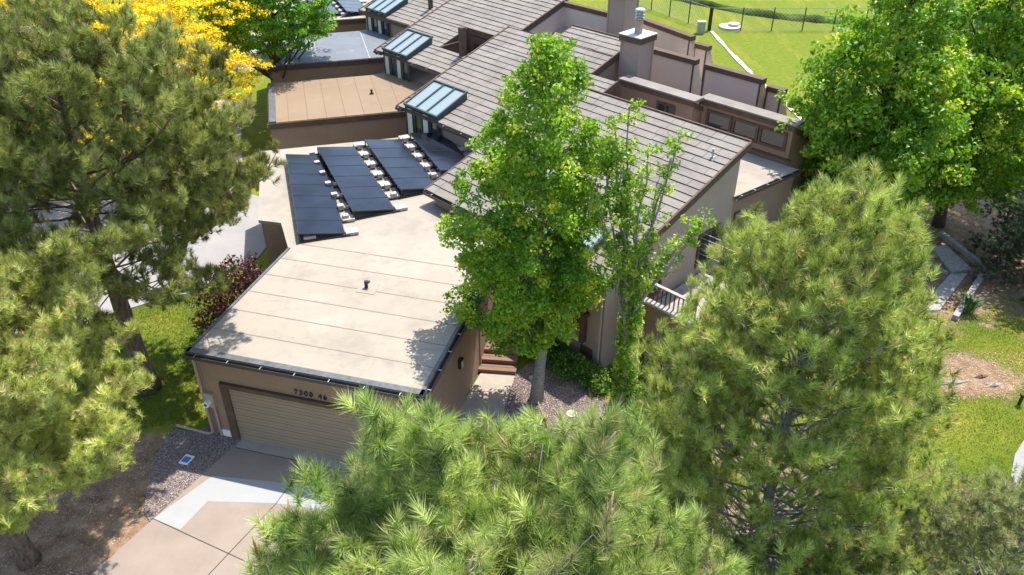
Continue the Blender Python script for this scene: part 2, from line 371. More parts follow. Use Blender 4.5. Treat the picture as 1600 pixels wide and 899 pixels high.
# ------------------------------------------------------------------ houses
A45 = Vector((.7096, .7046, 0)); D135 = Vector((.7046, -.7096, 0)); UPV = Vector((0, 0, 1))
A75 = Vector((sin(radians(75.2)), cos(radians(75.2)), 0)); N15 = Vector((sin(radians(-14.8)), cos(radians(-14.8)), 0))
SL = .3
class Frame:
    def __init__(s, x, y, z): s.o = Vector((x, y, 0)); s.z = z
    def p(s, a, u, z=0.): q = s.o+D135*a+A45*u; return Vector((q.x, q.y, z))
    def r(s, a, u, dz=0.): return s.p(a, u, s.z+SL*u+dz)      # on the roof plane
    def poly(s, pts): return [tuple(s.p(a, u)[:2]) for a, u in pts]
def shed_wall(mb, fr, pts, zb, drop=.12):
    poly = fr.poly(pts); mb.prism(poly, zb, [fr.z+SL*u-drop for a, u in pts])
def tile_roof(fr, rects, parent, name='tile_roof'):
    """courses of tiles; rects = (a0,a1,u0,u1) """
    mb = MB(); pitch = .345; th = .035
    sm = MB()
    for (a0, a1, u0, u1) in rects:
        # deck slab
        sm.prism(fr.poly([(a0, u0+.02), (a1, u0+.02), (a1, u1), (a0, u1)]), [fr.z+SL*q-.13 for q in (u0+.02, u0+.02, u1, u1)], [fr.z+SL*q-.012 for q in (u0+.02, u0+.02, u1, u1)])
        k0 = 0; u = u0
        while u < u1-.03:
            ue = min(u+pitch+.03, u1)
            # segments along the course
            a = a0-.01
            jit0 = random.uniform(-.008, .008)
            while a < a1:
                ln = random.choice((.42, .84, 1.26)) if a > a0 else random.uniform(.3, 1.2)
                b = min(a+ln, a1+.01)
                if a1-b < .1: b = a1+.01
                j = jit0+random.uniform(-.012, .012); h = th+random.uniform(-.006, .006)
                # profile: front lip at height h, back at 0
                p1 = fr.r(a, u+j, -.008); p2 = fr.r(b, u+j, -.008); p3 = fr.r(b, ue, .002); p4 = fr.r(a, ue, .002)
                b_s = b; b = b-.014
                p2 = fr.r(b, u+j, -.008); p3 = fr.r(b, ue, .002)
                q1 = fr.r(a, u+j, h); q2 = fr.r(b, u+j, h)
                i = len(mb.v); mb.v += [tuple(x) for x in (p1, p2, p3, p4, q1, q2)]
                mb.f += [(i+4, i+5, i+2, i+3), (i, i+1, i+5, i+4), (i, i+4, i+3), (i+1, i+2, i+5)]; mb.m += [0, 1, 0, 0]
                a = b_s
            u += pitch
    o = mb.build(name, [M['tile'], M['tile_shade']], parent)
    sm.build('roof_deck', M['trim'], o)
    return o
def fascia(mb, p, q, h=.24, wd=.05): mb.beam(p, q, wd, h)
def framed_window(o, X, Z, parent, depth, frame_w=.09, mull=(), proud=.05, name='window', curtain=False, label=None):
    """window lying in the plane spanned by X (level) and Z; depth = outward unit vector"""
    o = Vector(o); X = Vector(X); Z = Vector(Z); n = Vector(depth).normalized(); xl, zl = X.length, Z.length; xu, zu = X/xl, Z/zl
    mb = MB(); fo = o+n*.004
    f = frame_w
    mb.obox(fo, xu*xl, zu*f, n*proud); mb.obox(fo+zu*(zl-f), xu*xl, zu*f, n*proud)
    mb.obox(fo+zu*f, xu*f, zu*(zl-2*f), n*proud); mb.obox(fo+zu*f+xu*(xl-f), xu*f, zu*(zl-2*f), n*proud)
    for t_ in mull: mb.obox(fo+zu*f+xu*(xl*t_-f/2), xu*f, zu*(zl-2*f), n*proud*.9)
    w_ = mb.build(name, M['trim'], parent)
    if label: w_['label'] = label
    pb = MB().obox(fo+zu*f+xu*f+n*.002, xu*(xl-2*f), zu*(zl-2*f), n*.012); pb.build('pane', M['glass'], w_)
    if curtain:
        cb = MB()
        for t_ in (.1, .55): cb.obox(fo+zu*f+xu*(f+(xl-2*f)*t_)+n*.015, xu*(xl-2*f)*.22, zu*(zl-2*f), n*.006)
        cb.build_each('curtain', M['curtain'], w_)
    return w_
def skylight(fr, a0, a1, u0, u1, zb, parent):
    """glazed lean-to: vertical glazed front, sloping glass roof of three panes"""
    up = .12; s2 = .36
    def T(a, u, d=0): return fr.p(a, u, fr.z+.08+s2*(u-u0)+up+d)
    dark = MB(); dg = M['greenframe']
    # side cheeks
    for a in (a0, a1-.06):
        dark.prism(fr.poly([(a, u0+.06), (a+.06, u0+.06), (a+.06, u1), (a, u1)]), [fr.z-.05, fr.z-.05, fr.z+SL*u1-.05, fr.z+SL*u1-.05], [T(a, u0+.06).z-.02]*2+[T(a, u1).z-.02]*2)
    # rails
    for a in (a0, a0+(a1-a0)/3, a0+2*(a1-a0)/3, a1): dark.beam(T(a, u0-.08, .02), T(a, u1, .02), .075, .07)
    for u in (u0-.06, u1): dark.beam(T(a0-.04, u, .015), T(a1+.04, u, .015), .09, .085)
    # front posts
    n = 4
    for k in range(n+1):
        a = a0+(a1-a0)*k/n; dark.beam(fr.p(a, u0, zb), fr.p(a, u0, T(a, u0).z-.03), .09, .09)
    sk = dark.build('skylight', dg, parent)
    pg = MB()
    for k in range(3):
        b0 = a0+(a1-a0)*k/3+.04; b1 = a0+(a1-a0)*(k+1)/3-.04
        q = [T(b0, u0-.05), T(b1, u0-.05), T(b1, u1-.03), T(b0, u1-.03)]
        pg.quad(*q)
    pg.build_each('roof_pane', M['sky_glass'], sk)
    fg = MB(); cg = MB()
    for k in range(n):
        b0 = a0+(a1-a0)*k/n+.045; b1 = a0+(a1-a0)*(k+1)/n-.045; zt = T(b0, u0).z-.06
        fg.quad(fr.p(b0, u0+.03, zb), fr.p(b1, u0+.03, zb), fr.p(b1, u0+.03, zt), fr.p(b0, u0+.03, zt))
        if k % 2 == 0: cg.obox(fr.p(b0+.02, u0+.0, zb+.05), D135*(b1-b0)*.72, A45*-.012, UPV*(zt-zb-.15))
    fg.build_each('front_pane', M['glass'], sk); cg.build_each('curtain', M['curtain'], sk)
    return sk
M['greenframe'] = mat('bronze_green_frame', (.045, .065, .06), .5, .4)
def flat_roof(name, poly, z, parent, m, seams=(), zb=0, wallm=None, over=.06, mname='wall'):
    """poly list of Vector xy; wall prism + thin membrane slab + metal edge"""
    n = len(poly); P2 = [(q[0], q[1]) for q in poly]
    MB().prism(P2, zb, z-.16).build(mname, wallm or M['stucco'], parent)
    cx = sum(q[0] for q in P2)/n; cy = sum(q[1] for q in P2)/n
    sl = MB().prism(P2, z-.158, z); o = sl.build(name, m, parent)
    return o
def seam_lines(mb, p, q, z, wd=.035): mb.beam((p[0], p[1], z), (q[0], q[1], z), wd, .008)
def vent_pipe(p, h, r, parent, m='trim', name='vent_pipe'):
    mb = MB().tube([p, p+UPV*h], r, 10); mb.tube([p, p+UPV*.04], r*2.1, 10); mb.tube([p+UPV*(h-.03), p+UPV*(h+.02)], r*1.25, 10)
    return mb.build(name, M[m], parent, False)

units = {}
F1, F2, F3, F4 = Frame(-2.9, 25.7, 3.7), Frame(-4.8, 33.3, 3.95), Frame(-6.9, 41.3, 3.95), Frame(-9.0, 49.3, 3.95)

# ============ house 1 (the one with the garage)
H1 = empty('townhouse', (-2, 24, 0), 'nearest brown stucco townhouse with tan garage roof, solar panels and house number over its door', 'townhouse')
FL = Vector((-8.84, 17.08, 0)); FR = FL+r15*6.83
zr = 3.1
E1 = FR+g15*6.5
poly1 = [FL, FR, E1, F1.p(3.3, .05), F1.p(0.05, .05), F1.p(.05, 3.0), Vector((-2.6, 32.9, 0)), Vector((-4.9, 31.75, 0)), Vector((-10.3, 30.35, 0)), Vector((-8.84, 24.5, 0)), Vector((-8.0, 24.3, 0)), FL+g15*5.7]
ins = .12
gar = MB()
# wall volume pulled in a little under the roof edge at the front and left
pin = list(poly1); pin[0] = FL+r15*.1+g15*.14; pin[1] = FR-r15*.1+g15*.14; pin[2] = E1-r15*.1; pin[11] = FL+g15*5.7+r15*.1; pin[10] = poly1[10]+r15*.06; pin[9] = poly1[9]+r15*.08+g15*.03
gar.prism([(q.x, q.y) for q in pin], 0, zr-.12)
gw = gar.build('garage_wall', M['stucco'], H1)
slab = MB().prism([(q.x, q.y) for q in poly1], zr-.118, zr); fr_o = slab.build('flat_roof', M['membrane'], H1)
# seams in garage roof
sm = MB()
for k in range(1, 7):
    o_ = FL+g15*(k*.98+.15)
    sm.beam((o_.x+.1, o_.y, zr+.0045), tuple((o_+r15*(6.75 if k < 6 else 6.6))[:2])+(zr+.0045,), .03, .007)
for k in range(0, 4):
    p0 = Vector((-8.4+.9*k, 24.6+.24*k, 0)); q0 = p0+N15*6
sm.build_each('roof_seam', M['seam'], fr_o)
# grey edge metal strip round the roof, standing proud
ed = MB()
def edge(p, q, inn, w_=.12, z=zr+.02): ed.obox(Vector((p[0], p[1], z-.02)), Vector((q[0]-p[0], q[1]-p[1], 0)), inn*w_, UPV*.035)
edge(FL, FR, g15, .2); edge(FR, E1, -r15, .1); edge(FL+g15*5.7, FL, r15, .08)
ed.build_each('roof_edge', M['edge_metal'], fr_o)
# gutters with straps
def gutter(p, q, outn, z, parent, straps=6):
    p, q = Vector((p[0], p[1], 0)), Vector((q[0], q[1], 0)); d = (q-p)
    mb = MB(); o_ = p+outn*.01+UPV*(z-.13)
    mb.obox(o_, d, outn*.11, UPV*.012); mb.obox(o_+outn*.10, d, outn*.012, UPV*.11); mb.obox(o_, d, outn*.012, UPV*.12)
    gt = mb.build('gutter', M['gutter'], parent)
    st = MB()
    for k in range(straps):
        t_ = (k+.35)/straps; c = p+d*t_+outn*.01+UPV*(z-.015); st.obox(c, d.normalized()*.025, outn*.115, UPV*.008)
    st.build_each('gutter_strap', M['steel'], gt); return gt
gutter(FL-r15*.04, FR+r15*.04, -g15, zr, H1, 7)
gutter(FR-g15*.02, E1, r15, zr, H1, 8)
# roof vent
vp = MB().tube([(-4.42, 20.23, zr), (-4.42, 20.23, zr+.24)], .055, 10); vp.obox((-4.46, 20.19, zr+.2), (.14, -.04, 0), (.03, .09, 0), (0, 0, .05)); vp.build('roof_vent', M['black'], H1)
MB().prism([(q.x, q.y) for q in (Vector((-4.72, 20.0, 0)), Vector((-4.15, 19.85, 0)), Vector((-4.05, 20.45, 0)), Vector((-4.62, 20.6, 0)))], zr-.01, zr+.012).build('vent_flashing', M['membrane'], H1)
# garage door
fn = -g15      # outward normal of the front
wl = FL+r15*.1+g15*.14; 
d0 = dvL1+g15*0; 
dx0 = (at(375, 690)-FL).dot(r15)     # door left along the wall
D0 = FL+r15*dx0+g15*.14; DW = 4.88; DH = 1.98
tr = MB()
tr.obox(D0-r15*.24+fn*.0, r15*.24, fn*.10, UPV*(DH+.14)); tr.obox(D0+r15*DW, r15*.24, fn*.10, UPV*(DH+.14)); tr.obox(D0+UPV*DH, r15*DW, fn*.10, UPV*.14)
df = tr.build('door_frame', M['trim'], H1)
gd = MB(); npn = 8
for k in range(npn):
    z0 = .02+k*(DH-.02)/npn; hh = (DH-.02)/npn-.012
    gd.obox(D0+UPV*z0+fn*.004, r15*DW, fn*.03, UPV*hh)
    gd.obox(D0+UPV*(z0+.01)+fn*.035, r15*DW, fn*.008, UPV*(hh*.42))
gd.obox(D0+fn*.002, r15*DW, fn*.015, UPV*DH)
gd.build('garage_door', M['door'], H1)
# corner boards, downpipe, meter
cb = MB(); cb.obox(wl, r15*.10, fn*.03, UPV*(zr-.14)); cb.obox(FR-r15*.2+g15*.14, r15*.10, fn*.03, UPV*(zr-.14)); cb.build_each('corner_board', M['stucco'], H1)
dp = MB(); c = wl+r15*.02+fn*.09
dp.tube([c+UPV*(zr-.17), c+UPV*.14, c+UPV*.08-r15*.12+fn*.05, c+UPV*.07-r15*1.25+g15*.02], .042, 8); dp.build('downpipe', M['stucco_pale'], H1)
mc = at(329, 620, 1.62)
def on_front(px, py):   # point of the front wall plane under a pixel
    r = Vector(((px-800)/FPX, cos(TH)+(449.5-py)/FPX*sin(TH), -sin(TH)+(449.5-py)/FPX*cos(TH)))
    c_ = Vector((0, 0, 16.5)); t_ = (wl-c_).dot(g15)/r.dot(g15); return c_+r*t_
mp_ = on_front(329, 622)
mt = MB().obox(mp_-r15*.17-UPV*.25+fn*.002, r15*.34, fn*.12, UPV*.5); mbx = mt.build('electric_meter', M['stucco_pale'], H1)
MB().tube([mp_+fn*.12-UPV*.05, mp_+fn*.27-UPV*.05], .095, 16).build('meter_dial', M['white'], mbx)
MB().tube([mp_+fn*.27-UPV*.05, mp_+fn*.276-UPV*.05], .05, 12).build('meter_face', M['gutter'], mbx)
MB().tube([mp_+fn*.06-UPV*.25+r15*.1, mp_+fn*.06-UPV*(mp_.z-.02)+r15*.1], .035, 8).build('conduit', M['stucco_pale'], H1)
q = on_front(356, 676); MB().obox(q-r15*.13-UPV*.13+fn*.002, r15*.26, fn*.05, UPV*.26).build('vent_cover', M['white'], H1)
# house number
q = on_front(461, 616)+UPV*.03; an_ = MB().obox(q+r15*.0+fn*.004-UPV*.0, r15*.01, fn*.004, UPV*.01).build('address_number', M['black'], H1)
from mathutils import Matrix
xo = 0
for ch in '7300 46':
    if ch == ' ': xo += .11; continue
    tc_ = bpy.data.curves.new('num', 'FONT'); tc_.body = ch; tc_.size = .235; tc_.extrude = .012
    to = bpy.data.objects.new('num', tc_); COL.objects.link(to); nm = bpy.data.meshes.new_from_object(to.evaluated_get(bpy.context.evaluated_depsgraph_get())); bpy.data.objects.remove(to)
    c = q+r15*xo+fn*.03; nm.transform(Matrix(((r15.x, 0, fn.x, c.x), (r15.y, 0, fn.y, c.y), (0, 1, 0, c.z), (0, 0, 0, 1)))); xo += .148
    link('digit', nm, M['black'], an_)
# wall lamp on the right garage wall
lw = FR-r15*.1+g15*2.95
lp = MB().obox(lw+UPV*1.62+r15*.002, g15*.14, r15*.09, UPV*.3); lp.obox(lw+UPV*1.93-g15*.02+r15*.002, g15*.18, r15*.14, UPV*.03); l_ = lp.build('wall_lamp', M['black'], H1)
MB().obox(lw+UPV*1.66+r15*.093+g15*.015, g15*.11, r15*.03, UPV*.22).build('lamp_glass', M['amber'], l_)
lw2 = FR-r15*.1+g15*5.0; 
MB().obox(lw2+r15*.002, g15*.12, r15*.03, UPV*(zr-.17)).build('corner_board', M['stucco'], H1)
# main shed-roofed block
mw = MB(); shed_wall(mw, F1, [(.1, .1), (8.05, .1), (8.05, 7.0), (.1, 7.0)], 0)
# wing with tan flat roof behind/right
mw.build('house_wall', M['stucco_pale'], H1)
tile_roof(F1, [(-.12, 8.2, -.12, 7.12)], H1)
fa = MB()
fascia(fa, F1.r(8.24, -.14, -.1), F1.r(8.24, 7.15, -.1), .26, .07); fascia(fa, F1.r(-.15, -.14, -.1), F1.r(-.15, 7.15, -.1), .26, .07)
fascia(fa, F1.r(-.15, 7.16, -.1), F1.r(8.24, 7.16, -.1), .3, .07)
fa.build('fascia', M['trim'], H1)
gutter(F1.p(-.15, -.13), F1.p(8.25, -.13), -A45, 3.66, H1, 7)
vent_pipe(F1.r(7.6, 5.9), .3, .035, H1, 'steel')
skylight(F1, 4.85, 7.15, -.05, 1.25, 2.6, H1)
# tall entry window bay under the skylight
wb = MB(); 
W_ = framed_window(F1.p(5.5, .1, 1.15), D135*1.75, UPV*2.4, H1, -A45, .13, (.5,), .12, curtain=True)
bb = MB()
for a in (5.42, 7.27): bb.obox(F1.p(a, .09, .85), D135*.14, -A45*.2, UPV*2.75)
bb.obox(F1.p(5.3, .09, 1.9), D135*2.2, -A45*.16, UPV*.12)
bb.build('timber_trim', M['trim'], H1)
# front door in the entry recess
framed_window(F1.p(3.6, .1, .5), D135*.95, UPV*2.1, H1, -A45, .1, (), .06, name='front_door')
# downpipe at the corner
c = F1.p(8.0, .0); dp = MB().tube([c+UPV*3.5, c+UPV*.12, c+UPV*.06+D135*.1-A45*.08, c+UPV*.05+D135*1.4-A45*.1], .045, 8); dp.build('downpipe', M['stucco_pale'], H1)
MB().obox(F1.p(7.2, .1, .1), D135*.5, -A45*.03, UPV*.55).build('crawl_vent', M['trim'], H1)
# rake-wall windows (wall faces D135)
for (u0, u1, z0, z1, ml) in ((5.0, 6.35, 1.75, 3.05, (.5,)), (1.6, 3.0, 1.7, 3.0, (.5,))):
    framed_window(F1.p(8.05, u0, z0), A45*(u1-u0), UPV*(z1-z0), H1, D135, .1, ml, .06)
# wing 1: flat tan roof at right
P1 = at(1158, 305, 3.85); P2_ = at(1243, 264, 3.85)
wing = [F1.p(8.0, 6.9), Vector((P2_.x, P2_.y, 0))+D135*.0, Vector((P2_.x, P2_.y, 0))+(-D135)*6, F1.p(2.0, 7.0)]
wg = MB().prism([(q.x, q.y) for q in wing], 0, 3.72); wg.build('wing_wall', M['stucco'], H1)
ex = .12
wr = [F1.p(8.0+ex, 6.9), Vector((P2_.x, P2_.y, 0))+D135*ex, Vector((P2_.x, P2_.y, 0))+(-D135)*6, F1.p(2.0, 7.2)]
MB().prism([(q.x, q.y) for q in wr], 3.723, 3.86).build('wing_roof', M['membrane'], H1)
gutter(wr[0], wr[1], D135, 3.86, H1, 5)
framed_window(F1.p(8.02, 7.2, 1.0), A45*.95, UPV*2.1, H1, D135, .1, (), .06)
# deck beside the rake wall
dk = MB()
dk.obox(F1.p(8.1, .95, .75), D135*2.6, A45*.12, UPV*1.95); dk.obox(F1.p(10.58, 1.07, .75), D135*.12, A45*4.4, UPV*1.95)
dk.obox(F1.p(8.1, 1.07, 1.3), D135*2.48, A45*4.4, UPV*.12)
dko = dk.build('deck', M['stucco'], H1)
cp = MB().obox(F1.p(8.1, .88, 2.703), D135*2.68, A45*.26, UPV*.05); cp.obox(F1.p(10.52, 1.14, 2.703), D135*.26, A45*4.35, UPV*.05); cp.build('parapet_cap', M['planks'], dko)
MB().prism(F1.poly([(8.12,1.08),(10.56,1.08),(10.56,5.4),(8.12,5.4)]),1.42,1.45).build('deck_floor', M['planks'], dko)
rl = MB()
for k in range(17): rl.beam(F1.p(8.16+.15*k, 1.14, 2.76), F1.p(8.16+.15*k, 1.14, 3.3), .035, .035)
rl.build_each('baluster', M['trim'], dko)
MB().beam(F1.p(8.1, 1.14, 3.33), F1.p(10.6, 1.14, 3.33), .12, .05).build('hand_rail', M['planks'], dko)
wr_ = MB()
for k in range(5): wr_.beam(F1.p(8.15, 5.0, 2.4+.2*k), F1.p(10.6, 5.0, 2.4+.2*k), .02, .02)
wr_.build_each('wire', M['steel'], dko)
sl = MB()
for k in range(9): sl.obox(F1.p(8.6+.25*k, .97, .02), D135*.08, A45*.03, UPV*.7)
sl.build_each('deck_skirt', M['planks'], dko)

# entry steps
st_e = MB(); s0 = at(747, 583); s0.z = 0; s1 = at(803, 587); s1.z = 0
sx = (s1-s0); sxl = sx.length; sxn = sx.normalized(); syn = Vector((-sxn.y, sxn.x, 0))
for k in range(3):
    st_e.obox(s0+syn*(.34*k)+UPV*(.15*k), sxn*(sxl+.05), syn*(.34 if k < 2 else .36), UPV*.146)
    st_e.obox(s0+syn*(.34*k-.02)+UPV*(.15*(k+1)-.003), sxn*(sxl+.07), syn*.17, UPV*.03); st_e.obox(s0+syn*(.34*k+.165)+UPV*(.15*(k+1)-.003), sxn*(sxl+.07), syn*.165, UPV*.03)
for k in range(14): st_e.obox(s0+syn*(1.04)+sxn*(.13*k-.25)+UPV*.3, sxn*.115, syn*2.6, UPV*.16)
st_ = empty('entry_steps', s0, 'brown wooden steps and plank landing beside the garage wall', 'steps')
st_e.build('tread', M['steps'], st_)

# ============ other houses
def unit_flat(fr, parent, m, fz=2.85, seam=True):
    """flat-roofed front block of a repeated unit, in terms of its eave corner"""
    o_ = fr.o
    A = o_+Vector((-.1, 2.0, 0))
    L0 = o_+Vector((-6.1, .7, 0))
    R0 = L0+A75*6.15
    back = [R0+D135*.2, fr.p(.3, .05), fr.p(2.6, .08), fr.p(7.0, 1.2), fr.p(6.6, 4.5), fr.p(.1, 7.0)]
    LB = L0+N15*5.4
    K = LB+A75*5.2
    poly = [L0, R0, fr.p(.1, .3), fr.p(.1, 6.0), K+Vector((3.6, 2.4, 0)), K+Vector((1.7, 1.2, 0)), K, LB]
    poly2 = [(q.x, q.y) for q in poly]
    MB().prism(poly2, 0, fz-.3).build('front_wall', M['stucco'], parent)
    fs = MB()
    n = len(poly)
    fs.prism([(q.x, q.y) for q in [L0-A75*.05-N15*.06, R0-N15*.06, fr.p(.1, .3), fr.p(.1, 6.0), K+Vector((3.6, 2.4, 0)), K+Vector((1.7, 1.2, 0)), K, LB-A75*.05]], fz-.298, fz-.03)
    fs.build('fascia', M['trim'], parent)
    ro = MB().prism(poly2, fz-.028, fz).build('flat_roof', m, parent)
    sm_ = MB()
    if seam:
        for k in range(1, 8): p_ = L0+A75*(.85*k); sm_.beam((p_.x, p_.y, fz+.004), tuple((p_+N15*5.35)[:2])+(fz+.004,), .022, .008)
    else:
        for k in (.35, .5): p_ = L0+A75*(6.3*k); 
        p_ = L0+A75*2.4; sm_.beam((p_.x, p_.y, fz+.004), tuple((p_+N15*5.35)[:2])+(fz+.004,), .05, .008); p_ = L0+A75*2.6; sm_.beam((p_.x, p_.y, fz+.004), tuple((p_+N15*5.35)[:2])+(fz+.004,), .03, .008)
        p_ = L0+A75*5.4; sm_.beam((p_.x, p_.y, fz+.004), tuple((p_+N15*5.35)[:2])+(fz+.004,), .05, .008)
    sm_.build_each('roof_seam', M['tan_seam'] if seam else M['grey_seam'], ro)
    # coping strip at left end
    MB().obox(Vector((L0.x, L0.y, fz+.003)), A75*.3, N15*5.35, UPV*.05).build('coping', M['edge_metal'], ro)
    return L0

# ---- house 2
H2 = empty('townhouse', (-2, 36, 0), 'second townhouse with orange-tan flat roof, skylight and brick-shaped chimney', 'townhouse')
H2['label'] = 'townhouse with the orange-tan flat roof directly behind the solar panels'
# flat front block
unit_flat(F2, H2, M['membrane2'])
hw = MB(); shed_wall(hw, F2, [(.1, .1), (6.7, .1), (6.7, 5.3), (6.05, 5.3), (6.05, 7.9), (2.8, 7.9), (2.8, 6.7), (.1, 6.7)], 0); hw.build('house_wall', M['stucco_pale'], H2)
tile_roof(F2, [(-.12, 7.5, -.12, 5.3), (-.12, 6.15, 5.3, 6.75), (2.75, 6.15, 6.75, 7.95)], H2)
nb = MB(); 
for (p_, q_) in ((F2.r(-.15, -.14, -.1), F2.r(-.15, 6.75, -.1)), (F2.r(6.19, 5.35, -.1), F2.r(6.19, 8.0, -.1)), (F2.r(2.7, 8.0, -.1), F2.r(6.2, 8.0, -.1)), (F2.r(7.55, 3.0, -.1), F2.r(7.55, 5.35, -.1))): fascia(nb, p_, q_, .3, .07)
nb.build_each('fascia', M['trim'], H2)
gutter(F2.p(-.15, -.13), F2.p(.3, -.13), -A45, 3.93, H2, 1); gutter(F2.p(2.6, -.13), F2.p(7, -.13), -A45, 3.93, H2, 4)
skylight(F2, .38, 2.5, -.05, 1.6, 2.6, H2)
vent_pipe(Vector((-6.85, 37.76, 2.85)), .2, .05, H2, 'black')
# dark notch (sunken light well) at the ridge left
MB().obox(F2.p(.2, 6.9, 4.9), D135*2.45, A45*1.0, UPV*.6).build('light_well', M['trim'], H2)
# clerestory wing (faces -A45)
cu = 6.55; cz = 5.42
def wing_block(fr, a0, a1, u, zt, zb, parent, name, m, depth=4, capw=.35, fh=.2, slope=-.55):
    mb = MB(); pts = [(a0, u), (a1, u), (a1, u+depth), (a0, u+depth)]
    mb.prism(fr.poly(pts), zb, [zt-fh, zt-fh, zt-fh+slope*depth, zt-fh+slope*depth]); mb.build(name, m, parent)
    c = MB(); pts = [(a0-.05, u-.1), (a1+.1, u-.1), (a1+.1, u+depth), (a0-.05, u+depth)]
    c.prism(fr.poly(pts), [zt-fh+.003]*2+[zt-fh+slope*depth+.003]*2, [zt, zt, zt+slope*depth, zt+slope*depth]); c.build('parapet', M['trim'], parent)
    t_ = MB(); pts = [(a0-.08, u-.14), (a1+.13, u-.14), (a1+.13, u+capw), (a0-.08, u+capw)]
    t_.prism(fr.poly(pts), [zt+.003, zt+.003, zt+.003+slope*capw*.3, zt+.003+slope*capw*.3], [zt+.06, zt+.06, zt+.06, zt+.06]); t_.build('parapet_cap', M['tile'], parent)
wing_block(F2, 7.25, 10.8, 6.0, 5.42, 3.0, H2, 'clerestory_wall', M['stucco'], capw=.5)
wing_block(F2, 10.83, 14.75, 6.6, 5.38, 0, H2, 'clerestory_wall', M['stucco'], capw=.5)
for k in range(3):
    framed_window(F2.p(11.1+1.17*k, 6.6, 4.3), D135*1.14, UPV*.72, H2, -A45, .1, (), .06)
framed_window(F2.p(9.1, 6.0, 4.1), D135*.9, UPV*.9, H2, -A45, .08, (.5,), .05)
lb = MB(); lb.obox(F2.p(10.9, 6.5, 4.0), D135*4.0, A45*.098, UPV*.06); lb.build('flashing', M['trim'], H2)
# chimney
def chimney(fr, a, u, s, zb, zt, parent, flue=True):
    mb = MB(); mb.prism(fr.poly([(a, u), (a+s, u), (a+s, u+s), (a, u+s)]), zb, zt-.28)
    for (da, du) in ((0, 0), (s, 0), (s, s), (0, s)): mb.obox(fr.p(a+da-(.03 if da == 0 else .04), u+du-(.03 if du == 0 else .04), zb), D135*.07, A45*.07, UPV*(zt-.29-zb))
    c_ = mb.build('chimney', M['stucco_pale'], parent)
    e_ = .09
    MB().prism(fr.poly([(a-e_, u-e_), (a+s+e_, u-e_), (a+s+e_, u+s+e_), (a-e_, u+s+e_)]), zt-.277, zt-.04).build('chimney_trim', M['trim'], c_)
    MB().prism(fr.poly([(a-e_-.02, u-e_-.02), (a+s+e_+.02, u-e_-.02), (a+s+e_+.02, u+s+e_+.02), (a-e_-.02, u+s+e_+.02)]), zt-.037, zt).build('chimney_cap', M['stone'], c_)
    if flue:
        q = fr.p(a+s/2, u+s/2, zt); f_ = MB().tube([q, q+UPV*.55], .17, 14); f_.build('flue', M['stucco_pale'], c_, False)
        f2 = MB()
        for k in range(3): f2.tube([q+UPV*(.58+.12*k), q+UPV*(.63+.12*k)], .2, 14)
        f2.tube([q+UPV*.55, q+UPV*.9], .13, 10); f2.tube([q+UPV*.94, q+UPV*.99, q+UPV*1.02], [.22, .19, .05], 14); f2.build('flue_cap', M['steel'], c_)
chimney(F2, 6.35, 6.95, .95, 4.2, 6.95, H2)
for px_ in ((900, 250),): pass

# ---- house 3
H3 = empty('townhouse', (-4, 44, 0), 'townhouse with the slate grey flat roof, behind the orange-tan roof', 'townhouse')
unit_flat(F3, H3, M['membrane3'], seam=False)
hw = MB(); shed_wall(hw, F3, [(.1, .1), (6.7, .1), (6.7, 7.2), (.1, 7.2)], 0, 1.2); hw.build('house_wall', M['stucco_pale'], H3)
tile_roof(F3, [(-.12, 6.9, -.12, 1.5), (-.12, 3.1, 1.5, 3.45), (-.12, 6.13, 3.45, 7.3), (5.6, 6.9, 1.5, 3.45), (-.12, 6.13, 7.3, 11)], H3)
nb = MB()
for (p_, q_) in ((F3.r(-.15, -.14, -.1), F3.r(-.15, 9.0, -.1)), (F3.r(6.17, 3.4, -.06), F3.r(6.17, 7.35, -.06)), (F3.r(3.1, 3.42, -.1), F3.r(6.1, 3.42, -.1))): fascia(nb, p_, q_, .3, .07)
nb.build('fascia', M['trim'], H3)
gutter(F3.p(-.15, -.13), F3.p(.5, -.13), -A45, 3.93, H3, 1); gutter(F3.p(2.6, -.13), F3.p(6.9, -.13), -A45, 3.93, H3, 4)
skylight(F3, .5, 2.45, -.05, 1.6, 2.6, H3)
# light well with window and fin
lwm = MB(); lwm.obox(F3.p(3.1, 1.5, 3.6), D135*.1, A45*1.95, UPV*.85); lwm.obox(F3.p(3.1, 3.35, 3.3), D135*2.6, A45*.1, UPV*1.35)
lwm.prism(F3.poly([(3.1, 1.5), (5.7, 1.5), (5.7, 3.45), (3.1, 3.45)]), 3.2, 3.5)  # floor in dark trim too, the well's shade put into its colour
lwo = lwm.build('light_well', M['trim'], H3)
framed_window(F3.p(3.6, 3.35, 3.6), D135*1.3, UPV*.85, lwo, -A45, .1, (), .05)
MB().prism(F3.poly([(4.75, 1.35), (5.0, 1.35), (5.0, 1.65), (4.75, 1.65)]), 4.0, 5.75).build('roof_post', M['trim'], H3)
# wall with raked top, faces D135 then -A45
mb = MB(); mb.prism(F3.poly([(6.2, 7.35), (9.6, 7.35), (9.6, 8.4), (6.2, 8.4)]), 3.0, [5.95, 5.95, 4.9, 4.9])
mb.prism(F3.poly([(6.0, 4.0), (6.16, 4.0), (6.16, 7.36), (6.0, 7.36)]), 3.0, [5.0, 5.0, 6.0, 6.0]); mb.build('rear_wall', M['parapet_stucco'], H3)
fb = MB(); fb.obox(F3.p(6.1, 7.28, 5.92), D135*3.5, A45*.3, UPV*.22); fb.build('parapet', M['trim'], H3)
chimney(F3, 9.35, 7.0, 1.0, 3.5, 7.4, H3)
